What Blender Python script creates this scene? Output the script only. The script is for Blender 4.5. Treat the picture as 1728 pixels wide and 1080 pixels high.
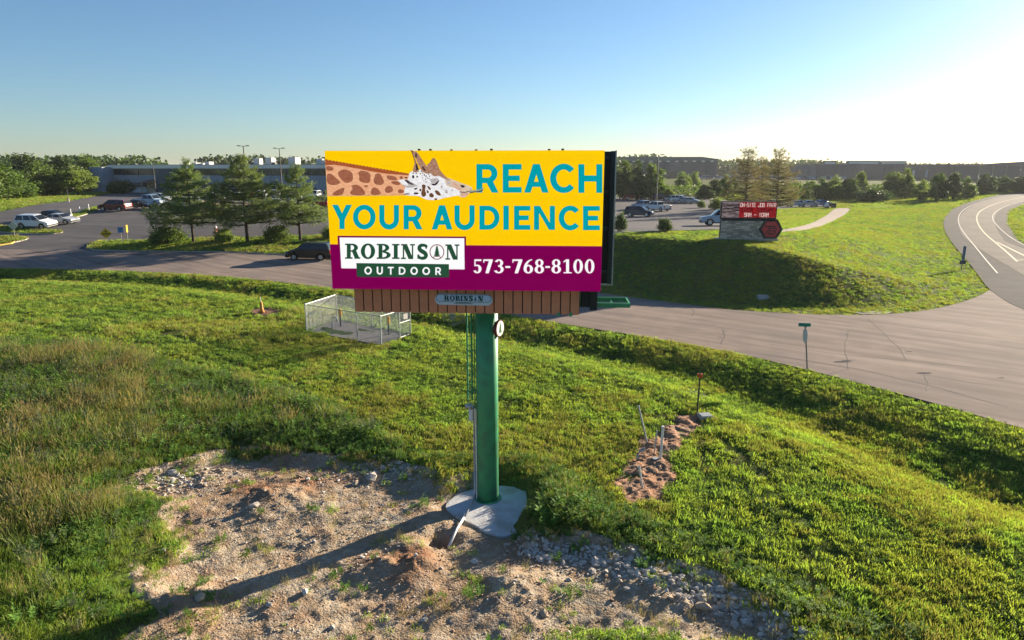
import bpy, bmesh, math, random
import numpy as np
from mathutils import Vector, Matrix, Quaternion
from mathutils.geometry import delaunay_2d_cdt

sc = bpy.context.scene
col = sc.collection
for o in list(bpy.data.objects): bpy.data.objects.remove(o)
RAD = math.radians

# ------------------------------------------------------------------ camera, sky, sun, exposure
F_PX, CAM_H, PITCH = 1150.0, 9.6, RAD(12.5)
cam = bpy.data.cameras.new('camera'); cam.sensor_width = 36; cam.lens = 36 * F_PX / 1728
cam.clip_start = 0.1; cam.clip_end = 6000
cam_o = bpy.data.objects.new('camera', cam); col.objects.link(cam_o)
cam_o.location = (0, 0, CAM_H); cam_o.rotation_euler = (math.pi/2 - PITCH, 0, 0)
sc.camera = cam_o

SUN_AZ, SUN_EL = RAD(50), RAD(13.6)          # azimuth measured from +Y towards +X
EXPOSURE = 1.72
w = bpy.data.worlds.new('World'); sc.world = w; w.use_nodes = True
wn = w.node_tree; sky = wn.nodes.new('ShaderNodeTexSky'); sky.sky_type = 'NISHITA'
sky.sun_disc = False; sky.sun_elevation = SUN_EL; sky.sun_rotation = SUN_AZ
sky.altitude = 200; sky.air_density = 1.0; sky.dust_density = 0.35; sky.ozone_density = 4.2
bg = wn.nodes['Background']; bg.inputs[1].default_value = 0.049
wn.links.new(sky.outputs[0], bg.inputs[0])
sun = bpy.data.lights.new('sun', 'SUN'); sun.energy = 5.0; sun.angle = RAD(0.6); sun.color = (1, 0.86, 0.66)
sun_o = bpy.data.objects.new('sun', sun); col.objects.link(sun_o)
S_DIR = Vector((math.sin(SUN_AZ)*math.cos(SUN_EL), math.cos(SUN_AZ)*math.cos(SUN_EL), math.sin(SUN_EL)))
sun_o.rotation_euler = S_DIR.to_track_quat('Z', 'Y').to_euler(); sun_o.location = (60, 50, 40)
vs = sc.view_settings; vs.view_transform = 'Standard'; vs.look = 'None'; vs.exposure = EXPOSURE; vs.gamma = 1
sc.cycles.use_denoising = True
sc.cycles.max_bounces = 7; sc.cycles.diffuse_bounces = 3; sc.cycles.transparent_max_bounces = 12
sc.cycles.caustics_reflective = False; sc.cycles.caustics_refractive = False

# ------------------------------------------------------------------ helpers
rng = np.random.default_rng(7)
R = random.Random(11)

def lin(c):
    c = np.array(c, float) / 255.0
    return tuple(np.where(c <= 0.04045, c/12.92, ((c+0.055)/1.055)**2.4))

def _hash(ix, iy, seed):
    n = (ix.astype(np.int64)*374761393 + iy.astype(np.int64)*668265263 + seed*974634541) & 0x7fffffff
    n = ((n ^ (n >> 13)) * 1274126177) & 0x7fffffff
    return ((n ^ (n >> 16)) & 0xffff) / 65535.0
def vnoise(x, y, seed=0):
    x = np.asarray(x, float); y = np.asarray(y, float)
    ix = np.floor(x); iy = np.floor(y); fx = x-ix; fy = y-iy
    fx = fx*fx*(3-2*fx); fy = fy*fy*(3-2*fy)
    a = _hash(ix, iy, seed); b = _hash(ix+1, iy, seed); c = _hash(ix, iy+1, seed); d = _hash(ix+1, iy+1, seed)
    return (a*(1-fx)+b*fx)*(1-fy) + (c*(1-fx)+d*fx)*fy
def fbm(x, y, seed=0, octv=4):
    s = 0; a = 0.5; f = 1.0
    for k in range(octv):
        s = s + a*(vnoise(x*f+17.3*k, y*f-9.1*k, seed+k)-0.5); a *= 0.5; f *= 2.03
    return s * 2
def sm(v, a, b):
    t = np.clip((np.asarray(v, float)-a)/(b-a), 0, 1); return t*t*(3-2*t)

def dist_poly(x, y, pts, closed=False):
    x = np.asarray(x, float); y = np.asarray(y, float)
    best = np.full(x.shape, 1e9); n = len(pts)
    for i in range(n if closed else n-1):
        ax, ay = pts[i][:2]; bx, by = pts[(i+1) % n][:2]
        dx, dy = bx-ax, by-ay; L = dx*dx+dy*dy + 1e-12
        t = np.clip(((x-ax)*dx+(y-ay)*dy)/L, 0, 1)
        best = np.minimum(best, np.hypot(x-ax-t*dx, y-ay-t*dy))
    return best
def inside(x, y, pts):
    x = np.asarray(x, float); y = np.asarray(y, float); r = np.zeros(x.shape, bool); n = len(pts)
    for i in range(n):
        ax, ay = pts[i][:2]; bx, by = pts[(i+1) % n][:2]
        if ay == by: continue
        c = ((ay > y) != (by > y)) & (x < (bx-ax)*(y-ay)/(by-ay)+ax)
        r ^= c
    return r
def sdist(x, y, pts):                 # negative inside
    d = dist_poly(x, y, pts, True); return np.where(inside(x, y, pts), -d, d)

def ray(px, py):
    u = (px-864)/F_PX; v = -(py-540)/F_PX
    return np.array([u, math.cos(PITCH)+v*math.sin(PITCH), -math.sin(PITCH)+v*math.cos(PITCH)])
TS = 8*np.power(1.0045, np.arange(1150))
def march(px, py, func):
    d = ray(px, py); ts = TS; z = CAM_H+d[2]*ts
    f = z - func(d[0]*ts, d[1]*ts)
    k = np.argmax(f < 0)
    if f[k] >= 0: k = len(ts)-1
    a, b = ts[max(k-1, 0)], ts[k]
    for _ in range(25):
        m = (a+b)/2
        if CAM_H+d[2]*m - float(func(np.array([d[0]*m]), np.array([d[1]*m]))[0]) < 0: b = m
        else: a = m
    return (d[0]*b, d[1]*b)
def gz(px, py, z=0.0):
    d = ray(px, py); t = (z-CAM_H)/d[2]; return (d[0]*t, d[1]*t)
def chaikin(p, n=2, closed=False):
    p = [tuple(q[:2]) for q in p]
    for _ in range(n):
        q = [] if closed else [p[0]]
        m = len(p)
        for i in range(m if closed else m-1):
            a, b = p[i], p[(i+1) % m]
            q.append((a[0]*.75+b[0]*.25, a[1]*.75+b[1]*.25)); q.append((a[0]*.25+b[0]*.75, a[1]*.25+b[1]*.75))
        if not closed: q.append(p[-1])
        p = q
    return p

# ------------------------------------------------------------------ ground shape
def ramp_left(x, y):                  # ground beyond the frontage road, left half
    return np.interp(y, [0, 68, 75, 82, 92, 110, 132, 5000], [0, 0, .3, 1.0, 1.95, 3.0, 3.5, 3.5])
def rise_main(x, y):                  # profile of the main road
    return np.interp(y, [0, 60, 90, 150, 250, 5000], [0, 0, .45, 1.7, 3.3, 3.5])
flat0 = lambda x, y: np.zeros(np.shape(x))

NEAR = [gz(*p) for p in [(0,454),(126,455.5),(252,460),(378,467),(480,478),(560,487),(660,500),(760,516),(900,540),(1100,572),(1240,597),(1363,626),(1500,662),(1620,695),(1728,727)]]
NEAR = [(-200, 66), (-90, 65.9)] + NEAR + [(23.0, 19.5), (34, 6), (50, -14)]
FARL = [march(px, py, ramp_left) for px, py in [(-120,421),(0,421),(150,424),(280,426),(400,427),(487,432),(560,439)]]
FARR = [gz(*p) for p in [(650,450),(760,464),(900,480),(1030,498),(1100,509),(1200,522),(1300,529),(1400,533.5),(1480,533),(1560,527),(1620,513),(1655,500),(1669,491)]]
FAR = [(-200, 84)] + FARL + FARR
MAINL = [march(px, py, rise_main) for px, py in [(1669,491),(1655,472),(1640,451),(1622,430),(1605,409),(1594,391),(1591,376),(1597,362),(1613,350),(1640,340),(1680,330),(1728,322)]]
MAINR = [march(px, py, rise_main) for px, py in [(1728,418),(1715,402),(1704,386),(1699,371),(1703,359),(1716,350),(1735,343.5)]]
a0, a1 = gz(1669, 491), gz(1728, 529)
dv = np.array(a1)-np.array(a0); dv /= np.linalg.norm(dv)
MAINL = [(58., -6.), (42., 22.), (36.2, 37.), a1] + MAINL
NRM = np.array([-dv[1], dv[0]])      # towards the far side of the main road
if NRM[0] < 0: NRM = -NRM
MAINR = [(78., 2.), (61., 30.), (56., 48.)] + MAINR
e = np.array(MAINL[-1])-np.array(MAINL[-2]); e /= np.linalg.norm(e)
MAINL += [tuple(np.array(MAINL[-1])+e*k) for k in (60, 200)]; MAINR += [tuple(np.array(MAINR[-1])+e*k) for k in (60, 200)]
nx, ny = zip(*NEAR); fx_, fy_ = zip(*FAR)

RUBBLE = [gz(*p, -.35) for p in [(205,822),(260,800),(330,782),(400,757),(470,768),(560,776),(640,778),(715,800),(757,822),(800,800),(860,806),(900,822),(903,850),(880,885),(905,915),(960,905),(1040,928),(1110,955),(1200,985),(1290,1030),(1345,1078),(1350,1120),(1200,1095),(1080,1078),(950,1085),(900,1130),(640,1160),(300,1160),(220,1090),(330,1040),(250,1000),(235,960),(290,930),(255,890),(290,855),(220,840)]]
def H0(x, y):                        # smooth ground
    x = np.asarray(x, float); y = np.asarray(y, float)
    yn = np.interp(x, nx, ny); yf = np.interp(x, fx_, fy_)
    dn = dist_poly(x, y, NEAR)
    k = sm(x, 2, 19)
    dep = 0.52 + 0.22*k; wid = 3.0 + 2.0*k
    ditch = -dep*(sm(dn, .7, .7+wid) - sm(dn, .9+wid, 3.6+1.4*wid))
    near = np.where(y < yn, ditch, 0)
    lawn = -0.2*sm(dn, 7, 24)*np.where(y < yn, 1, 0)*sm(x, -30, -5)
    left = ramp_left(x, y)
    m = rise_main(x, y)
    df = dist_poly(x, y, FARR); dm = dist_poly(x, y, MAINL)
    tl = np.clip((df-2.6)/8.9, 0, 1); tl = .8*tl+.2*tl*tl*(3-2*tl)
    pl = np.minimum(tl, sm(dm, 0, 20))
    pl = np.clip(pl, 0, 1)
    isl = (y > yf)
    mp = [MAINL[0]]+list(MAINL)
    rightside = inside(x, y, MAINL + [(2000, 2000), (2000, -500)])
    pl = np.where(isl & ~rightside, pl, 0)
    pz = np.interp(y, [0, 68, 76, 100, 125, 240, 420, 5000], [3.45, 3.45, 3.25, 2.1, 1.35, 1.5, 3.5, 3.5])   # the car park falls away behind the bank
    right = m + (pz-m)*pl
    wq = sm(x/np.maximum(y, 1), -.22, .06)
    far = np.where(y > yf-1.0, left*(1-wq)+right*wq, np.where(y > yn, left*(1-wq), 0))
    far = np.where(rightside, m, far)
    return far + near + lawn
def H1(x, y):                        # with bowl of the rubble area
    x = np.asarray(x, float); y = np.asarray(y, float); h = H0(x, y)
    q = (np.abs(x) < 30) & (y < 32)
    if np.any(q):
        s = sdist(x[q], y[q], RUBBLE)
        h = h.copy(); h[q] += -0.26*sm(-s, -.35, .6)
        h[q] += 0.10*fbm(x[q]*.8, y[q]*.8, 5)*sm(-s, 0, 1)
    return h
def rsd(x, y):                       # ragged edge of the rubble
    return sdist(x, y, RUBBLE)+.55*fbm(x*.8, y*.8, 97)+.35*fbm(x*2.6, y*2.6, 98, 2)
def HT(x, y):                        # lawn relief: lumps and mowing ridges
    x = np.asarray(x, float); y = np.asarray(y, float); h = H1(x, y)
    yn = np.interp(x, nx, ny); q = (y < yn-1) & (np.abs(x) < 80)
    if np.any(q):
        xx, yy = x[q], y[q]; dn = dist_poly(xx, yy, NEAR)
        amp = sm(dn, .8, 3)*sm(sdist(xx, yy, RUBBLE), 0, 1)
        rid = np.sin(dn*5.2+3*fbm(xx*.15, yy*.15, 3))*np.clip(fbm(xx*.12+4, yy*.12, 8)+.25, 0, 1)
        h = h.copy(); h[q] += amp*(0.11*fbm(xx*.35, yy*.35, 21)+0.045*fbm(xx*1.6, yy*1.6, 22, 3)+0.045*rid)
    return h
def HG(x, y):                        # the ground sheet itself dips under the rubble patch
    h = HT(x, y); q = (np.abs(x) < 30) & (y < 32)
    h[q] -= .75*sm(-sdist(x[q], y[q], RUBBLE), .15, .7); return h
def P(px, py): return march(px, py, H1)
def zat(x, y, f=H1): return float(f(np.array([float(x)]), np.array([float(y)]))[0])
def P3(px, py):
    x, y = P(px, py); return Vector((x, y, zat(x, y)))
def mpp(p):                          # metres per photo pixel at a point
    y, z = p[1], p[2]-CAM_H
    return (y*math.cos(PITCH)-z*math.sin(PITCH))/F_PX

# ------------------------------------------------------------------ materials
MATS = {}
TRACKS_PX = [[(1182,745),(1188,800),(1194,900),(1206,1010)],[(1210,735),(1290,800),(1352,900),(1375,985)],[(1330,860),(1395,905),(1440,980)],[(1060,640),(1200,690),(1330,760),(1440,840)],[(0,545),(150,560),(330,600),(520,650),(640,700)],[(0,556),(150,572),(330,612),(520,665)],[(620,650),(480,640),(380,610),(300,560)],[(900,600),(1050,650),(1190,720)],[(560,690),(700,740),(790,750)],[(1560,760),(1620,830),(1640,920)]]
def mat(name, c1, c2=None, scale=4.0, rough=0.8, bump=0.0, bscale=30.0, metal=0.0, spec=0.3, trans=0.0, rnd=0.0, detail=5, c3=None, pscale=.35):
    if name in MATS: return MATS[name]
    m = bpy.data.materials.new(name); m.use_nodes = True; nt = m.node_tree; b = nt.nodes['Principled BSDF']
    b.inputs['Base Color'].default_value = (*c1, 1); b.inputs['Roughness'].default_value = rough
    b.inputs['Metallic'].default_value = metal; b.inputs['Specular IOR Level'].default_value = spec
    geo = nt.nodes.new('ShaderNodeNewGeometry'); out = None
    def noise(sc_, det=detail):
        n = nt.nodes.new('ShaderNodeTexNoise'); n.inputs['Scale'].default_value = sc_; n.inputs['Detail'].default_value = det
        nt.links.new(geo.outputs['Position'], n.inputs['Vector']); return n
    def mix(fac, a, bb):
        x = nt.nodes.new('ShaderNodeMix'); x.data_type = 'RGBA'
        nt.links.new(fac, x.inputs[0])
        for s, v in ((x.inputs[6], a), (x.inputs[7], bb)):
            if isinstance(v, tuple): s.default_value = (*v, 1)
            else: nt.links.new(v, s)
        return x.outputs[2]
    def ramp(v, lo, hi):
        r = nt.nodes.new('ShaderNodeMapRange'); r.inputs[1].default_value = lo; r.inputs[2].default_value = hi
        nt.links.new(v, r.inputs[0]); return r.outputs[0]
    if c2 is not None:
        out = mix(ramp(noise(scale).outputs[0], .35, .65), c1, c2)
    if c3 is not None:
        out = mix(ramp(noise(pscale).outputs[0], .45, .68), out if out else c1, c3)
    if rnd:
        oi = nt.nodes.new('ShaderNodeObjectInfo'); hs = nt.nodes.new('ShaderNodeHueSaturation')
        r1 = nt.nodes.new('ShaderNodeMapRange'); r1.inputs[3].default_value = 1-rnd; r1.inputs[4].default_value = 1+rnd
        nt.links.new(oi.outputs['Random'], r1.inputs[0]); nt.links.new(r1.outputs[0], hs.inputs['Value'])
        r2 = nt.nodes.new('ShaderNodeMapRange'); r2.inputs[3].default_value = .5-.06*rnd; r2.inputs[4].default_value = .5+.05*rnd
        nt.links.new(oi.outputs['Random'], r2.inputs[0]); nt.links.new(r2.outputs[0], hs.inputs['Hue'])
        if out: nt.links.new(out, hs.inputs['Color'])
        else: hs.inputs['Color'].default_value = (*c1, 1)
        out = hs.outputs[0]
    if out: nt.links.new(out, b.inputs['Base Color'])
    if bump:
        bn = nt.nodes.new('ShaderNodeBump'); bn.inputs['Strength'].default_value = 1; bn.inputs['Distance'].default_value = bump
        nt.links.new(noise(bscale, 8).outputs[0], bn.inputs['Height']); nt.links.new(bn.outputs[0], b.inputs['Normal'])
    if trans:
        # thin leaf: light passes through as well as bouncing off
        t = nt.nodes.new('ShaderNodeBsdfTranslucent'); ms = nt.nodes.new('ShaderNodeAddShader')
        tc = nt.nodes.new('ShaderNodeMix'); tc.data_type = 'RGBA'; tc.blend_type = 'MULTIPLY'; tc.inputs[0].default_value = 1
        tc.inputs[7].default_value = (trans*2.1, trans*2.2, trans*1.0, 1)
        if out: nt.links.new(out, tc.inputs[6])
        else: tc.inputs[6].default_value = (*c1, 1)
        nt.links.new(tc.outputs[2], t.inputs[0])
        nt.links.new(b.outputs[0], ms.inputs[0]); nt.links.new(t.outputs[0], ms.inputs[1])
        nt.links.new(ms.outputs[0], nt.nodes['Material Output'].inputs[0])
    MATS[name] = m; return m
def emat(name, rgb, rgb2=None, scale=6.0, gain=1.0):     # LED pixels: colour as shown on the lit screen
    if name in MATS: return MATS[name]
    m = bpy.data.materials.new(name); m.use_nodes = True; nt = m.node_tree; nt.nodes.remove(nt.nodes['Principled BSDF'])
    em = nt.nodes.new('ShaderNodeEmission'); em.inputs[1].default_value = gain/2**EXPOSURE
    em.inputs[0].default_value = (*lin(rgb), 1)
    if rgb2 is not None:
        g = nt.nodes.new('ShaderNodeNewGeometry'); n = nt.nodes.new('ShaderNodeTexNoise'); n.inputs['Scale'].default_value = scale; n.inputs['Detail'].default_value = 6
        mp = nt.nodes.new('ShaderNodeVectorMath'); mp.operation = 'MULTIPLY'; mp.inputs[1].default_value = (1, 1, 2.5)
        nt.links.new(g.outputs['Position'], mp.inputs[0]); nt.links.new(mp.outputs[0], n.inputs['Vector'])
        r = nt.nodes.new('ShaderNodeMapRange'); r.inputs[1].default_value = .35; r.inputs[2].default_value = .65; nt.links.new(n.outputs[0], r.inputs[0])
        x = nt.nodes.new('ShaderNodeMix'); x.data_type = 'RGBA'; x.inputs[6].default_value = (*lin(rgb), 1); x.inputs[7].default_value = (*lin(rgb2), 1)
        nt.links.new(r.outputs[0], x.inputs[0]); nt.links.new(x.outputs[2], em.inputs[0])
    nt.links.new(em.outputs[0], nt.nodes['Material Output'].inputs[0])
    MATS[name] = m; return m

# ------------------------------------------------------------------ mesh builder
class MB:
    def __init__(s): s.v = []; s.f = []
    def face(s, pts):
        n = len(s.v); s.v += [tuple(p) for p in pts]; s.f.append(tuple(range(n, n+len(pts)))); return s
    def box(s, c, d, rz=0.0, tilt=None):
        cx, cy, cz = c; hx, hy, hz = d[0]/2, d[1]/2, d[2]/2
        ca, sa = math.cos(rz), math.sin(rz); n = len(s.v)
        for z in (-hz, hz):
            for x, y in ((-hx,-hy),(hx,-hy),(hx,hy),(-hx,hy)):
                s.v.append((cx+x*ca-y*sa, cy+x*sa+y*ca, cz+z))
        s.f += [tuple(n+i for i in q) for q in ((3,2,1,0),(4,5,6,7),(0,1,5,4),(1,2,6,5),(2,3,7,6),(3,0,4,7))]
        return s
    def tube(s, path, r, n=8, cap=True):
        path = [Vector(p) for p in path]; m = len(path)
        rs = r if isinstance(r, (list, tuple)) else [r]*m
        base = len(s.v)
        for i, p in enumerate(path):
            d = (path[min(i+1, m-1)]-path[max(i-1, 0)]).normalized()
            a = Vector((0, 0, 1)) if abs(d.z) < .9 else Vector((1, 0, 0))
            u = d.cross(a).normalized(); v = d.cross(u)
            for k in range(n):
                t = 2*math.pi*k/n; s.v.append(tuple(p+(u*math.cos(t)+v*math.sin(t))*rs[i]))
        for i in range(m-1):
            for k in range(n):
                a = base+i*n+k; b = base+i*n+(k+1) % n; s.f.append((a, b, b+n, a+n))
        if cap:
            s.f.append(tuple(base+k for k in range(n))[::-1]); s.f.append(tuple(base+(m-1)*n+k for k in range(n)))
        return s
    def prism(s, poly, vec):
        n = len(poly); b = len(s.v); vec = Vector(vec)
        s.v += [tuple(p) for p in poly] + [tuple(Vector(p)+vec) for p in poly]
        s.f.append(tuple(range(b, b+n))[::-1]); s.f.append(tuple(range(b+n, b+2*n)))
        for i in range(n):
            j = (i+1) % n; s.f.append((b+i, b+j, b+n+j, b+n+i))
        return s
    def build(s, name, m, parent=None, smooth=False, fix=True, bevel=0, seg=1):
        me = bpy.data.meshes.new(name); me.from_pydata(s.v, [], s.f)
        if fix or bevel:
            bm = bmesh.new(); bm.from_mesh(me); bmesh.ops.recalc_face_normals(bm, faces=bm.faces)
            if bevel:
                bmesh.ops.remove_doubles(bm, verts=bm.verts, dist=1e-5)
                es = [e_ for e_ in bm.edges if len(e_.link_faces) == 2 and e_.calc_face_angle() > .5]
                bmesh.ops.bevel(bm, geom=es, offset=bevel, segments=seg, affect='EDGES', clamp_overlap=True)
            bm.to_mesh(me); bm.free()
        return link(name, me, m, parent, smooth)
def link(name, me, m, parent=None, smooth=False):
    o = bpy.data.objects.new(name, me); col.objects.link(o)
    if m is not None: me.materials.append(m)
    if smooth: me.polygons.foreach_set('use_smooth', [True]*len(me.polygons))
    if parent is not None: o.parent = parent
    return o
def npmesh(name, V, Fq):              # V (n,3), Fq (m,k) arrays
    me = bpy.data.meshes.new(name); V = np.asarray(V, np.float32); Fq = np.asarray(Fq, np.int32); k = Fq.shape[1]
    me.vertices.add(len(V)); me.vertices.foreach_set('co', V.ravel())
    me.loops.add(Fq.size); me.loops.foreach_set('vertex_index', Fq.ravel())
    me.polygons.add(len(Fq)); me.polygons.foreach_set('loop_start', np.arange(0, Fq.size, k, dtype=np.int32))
    me.update(calc_edges=True); return me
def tag(o, label=None, cat=None, group=None, kind=None):
    if label: o['label'] = label
    if cat: o['category'] = cat
    if group: o['group'] = group
    if kind: o['kind'] = kind
    return o
def empty(name, loc, rz=0.0, scale=None):
    o = bpy.data.objects.new(name, None); col.objects.link(o); o.location = loc; o.rotation_euler = (0, 0, rz)
    o.empty_display_size = .2
    if scale is not None: o.scale = scale if hasattr(scale, '__len__') else (scale,)*3
    return o
def copy_tree(o, parent=None):
    c = o.copy(); col.objects.link(c); c.parent = parent
    for ch in o.children: copy_tree(ch, c)
    return c
def setmat(o, m):
    o.material_slots[0].link = 'OBJECT'; o.material_slots[0].material = m

def drape(name, poly, m, off=.03, spacing=2.0, f=None, skirt=.15, kind='structure', parent=None, smooth=True):
    f = f or H1; poly = [tuple(map(float, p[:2])) for p in poly]
    dens = []
    for i, p in enumerate(poly):
        q = poly[(i+1) % len(poly)]; L = math.hypot(q[0]-p[0], q[1]-p[1]); k = max(1, int(L/spacing))
        dens += [(p[0]+(q[0]-p[0])*t/k, p[1]+(q[1]-p[1])*t/k) for t in range(k)]
    xs = [p[0] for p in dens]; ys = [p[1] for p in dens]
    gx, gy = np.meshgrid(np.arange(min(xs), max(xs), spacing), np.arange(min(ys), max(ys), spacing))
    gx = gx.ravel(); gy = gy.ravel(); k = sdist(gx, gy, dens) < -spacing*.4
    pts = dens + list(zip(gx[k], gy[k])); n = len(dens)
    vs2, _, fs, *_ = delaunay_2d_cdt([Vector(p) for p in pts], [], [list(range(n))], 1, 1e-5)
    X = np.array([v.x for v in vs2]); Y = np.array([v.y for v in vs2]); Z = f(X, Y)+off
    V = [tuple(t) for t in zip(X, Y, Z)]; fs = [tuple(q) for q in fs]
    cnt = {}
    for q in fs:
        for i in range(len(q)):
            a, b = q[i], q[(i+1) % len(q)]; key = (min(a, b), max(a, b)); cnt.setdefault(key, []).append((a, b))
    if skirt:
        low = {}
        for key, l in list(cnt.items()):
            if len(l) == 1:
                a, b = l[0]
                for t in (a, b):
                    if t not in low: low[t] = len(V); V.append((V[t][0], V[t][1], V[t][2]-skirt))
                fs.append((b, a, low[a], low[b]))
    me = bpy.data.meshes.new(name); me.from_pydata(V, [], fs); me.update()
    o = link(name, me, m, parent)
    if parent is None: tag(o, kind=kind)
    return o
def ribbon(name, line, width, m, off, parent=None, f=None, step=1.5, kind='structure', z_extra=0):
    """a strip of the given width laid on the ground along a polyline"""
    L = [np.array(p[:2], float) for p in line]; pts = []
    for a, b in zip(L[:-1], L[1:]):
        k = max(1, int(np.linalg.norm(b-a)/step))
        pts += [a+(b-a)*t/k for t in range(k)]
    pts.append(L[-1]); V = []; fs = []
    for i, p in enumerate(pts):
        d = pts[min(i+1, len(pts)-1)]-pts[max(i-1, 0)]; d /= np.linalg.norm(d)+1e-9; nn = np.array([-d[1], d[0]])
        for s_ in (-.5, .5):
            q = p+nn*width*s_; V.append((q[0], q[1]))
        if i: k = 2*i; fs.append((k-2, k-1, k+1, k))
    V = np.array(V); Z = (f or H1)(V[:, 0], V[:, 1])+off
    me = bpy.data.meshes.new(name); me.from_pydata([(*v, z) for v, z in zip(V, Z)], [], fs); me.update()
    bm = bmesh.new(); bm.from_mesh(me); bmesh.ops.recalc_face_normals(bm, faces=bm.faces); bm.to_mesh(me); bm.free()
    o = link(name, me, m, parent)
    if parent is None: tag(o, kind=kind)
    return o
def kerb(name, line, m, parent=None, closed=False, wdt=.16, h=.13, step=2.0):
    L = [np.array(p[:2], float) for p in line]
    if closed: L = L+[L[0]]
    pts = []
    for a, b in zip(L[:-1], L[1:]):
        k = max(1, int(np.linalg.norm(b-a)/step)); pts += [a+(b-a)*t/k for t in range(k)]
    pts.append(L[-1]); V = []; fs = []
    for i, p in enumerate(pts):
        d = pts[min(i+1, len(pts)-1)]-pts[max(i-1, 0)]; d /= np.linalg.norm(d)+1e-9; nn = np.array([-d[1], d[0]])
        for s_, zz in ((-.5, -.1), (-.5, h-.02), (-.4, h), (.4, h), (.5, h-.02), (.5, -.1)):
            q = p+nn*wdt*s_; V.append((q[0], q[1], zz))
        if i:
            k = 6*i
            for j in range(5): fs.append((k-6+j, k-5+j, k+1+j, k+j))
    n = len(V); fs += [(0,1,2,3,4,5), (n-1,n-2,n-3,n-4,n-5,n-6)]
    A = np.array(V); A[:, 2] += H1(A[:, 0], A[:, 1])
    mb = MB(); mb.v = [tuple(v) for v in A]; mb.f = fs
    o = mb.build(name, m, parent)
    if parent is None: tag(o, kind='structure')
    return o
# ------------------------------------------------------------------ terrain sheet
def axis(lo, hi, fine0, fine1, d, g):
    a = list(np.arange(fine0, fine1+1e-6, d)); s_ = d; x = fine1
    while x < hi: s_ *= g; x += s_; a.append(x)
    s_ = d; x = fine0; b = []
    while x > lo: s_ *= g; x -= s_; b.append(x)
    return np.array(b[::-1]+a)
gx = axis(-2600, 2600, -24, 26, .3, 1.035); gy = axis(-60, 3500, 8, 50, .3, 1.03)
XX, YY = np.meshgrid(gx, gy); ZZ = HG(XX.ravel(), YY.ravel())
nxg, nyg = len(gx), len(gy)
ii = np.arange(nxg*nyg).reshape(nyg, nxg)
FQ = np.stack([ii[:-1, :-1].ravel(), ii[:-1, 1:].ravel(), ii[1:, 1:].ravel(), ii[1:, :-1].ravel()], 1)
g_lawn = mat('lawn_ground', (.06, .085, .02), (.085, .115, .026), scale=1.6, rough=.95, bump=.06, bscale=9, c3=(.10, .09, .025), pscale=.5, spec=.05)
ground = link('ground', npmesh('ground', np.stack([XX.ravel(), YY.ravel(), ZZ], 1), FQ), g_lawn, smooth=True)
tag(ground, kind='structure')

# ------------------------------------------------------------------ roads and paved areas
m_conc = mat('road_concrete', (.288, .228, .192), (.245, .195, .166), scale=.9, rough=.92, bump=.006, bscale=25, c3=(.20, .165, .147), pscale=.16, spec=.04)
def streaks(m, direc, amt):          # wheel paths and stains drawn out along the road
    nt = m.node_tree; b = nt.nodes['Principled BSDF']; g = nt.nodes.new('ShaderNodeNewGeometry')
    mp = nt.nodes.new('ShaderNodeMapping'); mp.vector_type = 'TEXTURE'; mp.inputs['Rotation'].default_value = (0, 0, direc); mp.inputs['Scale'].default_value = (14, .9, 1)
    n = nt.nodes.new('ShaderNodeTexNoise'); n.inputs['Scale'].default_value = 1; n.inputs['Detail'].default_value = 7; nt.links.new(g.outputs['Position'], mp.inputs[0]); nt.links.new(mp.outputs[0], n.inputs['Vector'])
    n2 = nt.nodes.new('ShaderNodeTexNoise'); n2.inputs['Scale'].default_value = 40; n2.inputs['Detail'].default_value = 4; nt.links.new(g.outputs['Position'], n2.inputs['Vector'])
    ad = nt.nodes.new('ShaderNodeMath'); ad.operation = 'MULTIPLY_ADD'; ad.inputs[1].default_value = .5; nt.links.new(n2.outputs[0], ad.inputs[0]); nt.links.new(n.outputs[0], ad.inputs[2])
    r = nt.nodes.new('ShaderNodeMapRange'); r.inputs[1].default_value = .55; r.inputs[2].default_value = .95; r.inputs[3].default_value = 1-amt; r.inputs[4].default_value = 1+amt*.6; nt.links.new(ad.outputs[0], r.inputs[0])
    mx = nt.nodes.new('ShaderNodeVectorMath'); mx.operation = 'SCALE'; lk = b.inputs['Base Color'].links[0]; nt.links.new(lk.from_socket, mx.inputs[0]); nt.links.new(r.outputs[0], mx.inputs['Scale']); nt.links.new(mx.outputs[0], b.inputs['Base Color'])
streaks(m_conc, math.atan2(-.62, .785), .28)
m_joint = mat('road_joint', (.07, .06, .055), rough=.9)
m_asph = mat('asphalt_lot', (.125, .115, .112), (.15, .137, .13), scale=.5, rough=.8, bump=.006, bscale=20, c3=(.11, .105, .11), pscale=.1, spec=.1)
m_main = mat('asphalt_main', (.145, .125, .11), (.175, .15, .13), scale=.4, rough=.95, bump=.005, bscale=25, spec=.04)
streaks(m_asph, 2.9, .2)
m_shoulder = mat('asphalt_shoulder', (.085, .078, .08), (.07, .066, .07), scale=.6, rough=.95, bump=.006, bscale=25, spec=.03)
m_white = mat('white_road_paint', (.34, .32, .285), (.24, .23, .205), scale=6, rough=.7)
m_yel = mat('yellow_road_paint', (.30, .22, .10), (.23, .17, .08), scale=6, rough=.7)
m_kerb = mat('kerb_concrete', (.42, .38, .32), (.35, .31, .27), scale=3, rough=.85, bump=.005)
m_kyel = mat('kerb_yellow_paint', (.70, .52, .10), (.6, .42, .1), scale=4, rough=.7)
m_path = mat('path_concrete', (.25, .185, .145), (.21, .16, .125), scale=2, rough=.85, bump=.004)
m_gras2 = mat('lawn_far', (.075, .105, .022), (.10, .13, .028), scale=1.2, rough=.95, bump=.08, bscale=5, c3=(.115, .115, .02), pscale=.25, spec=.05)

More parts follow.
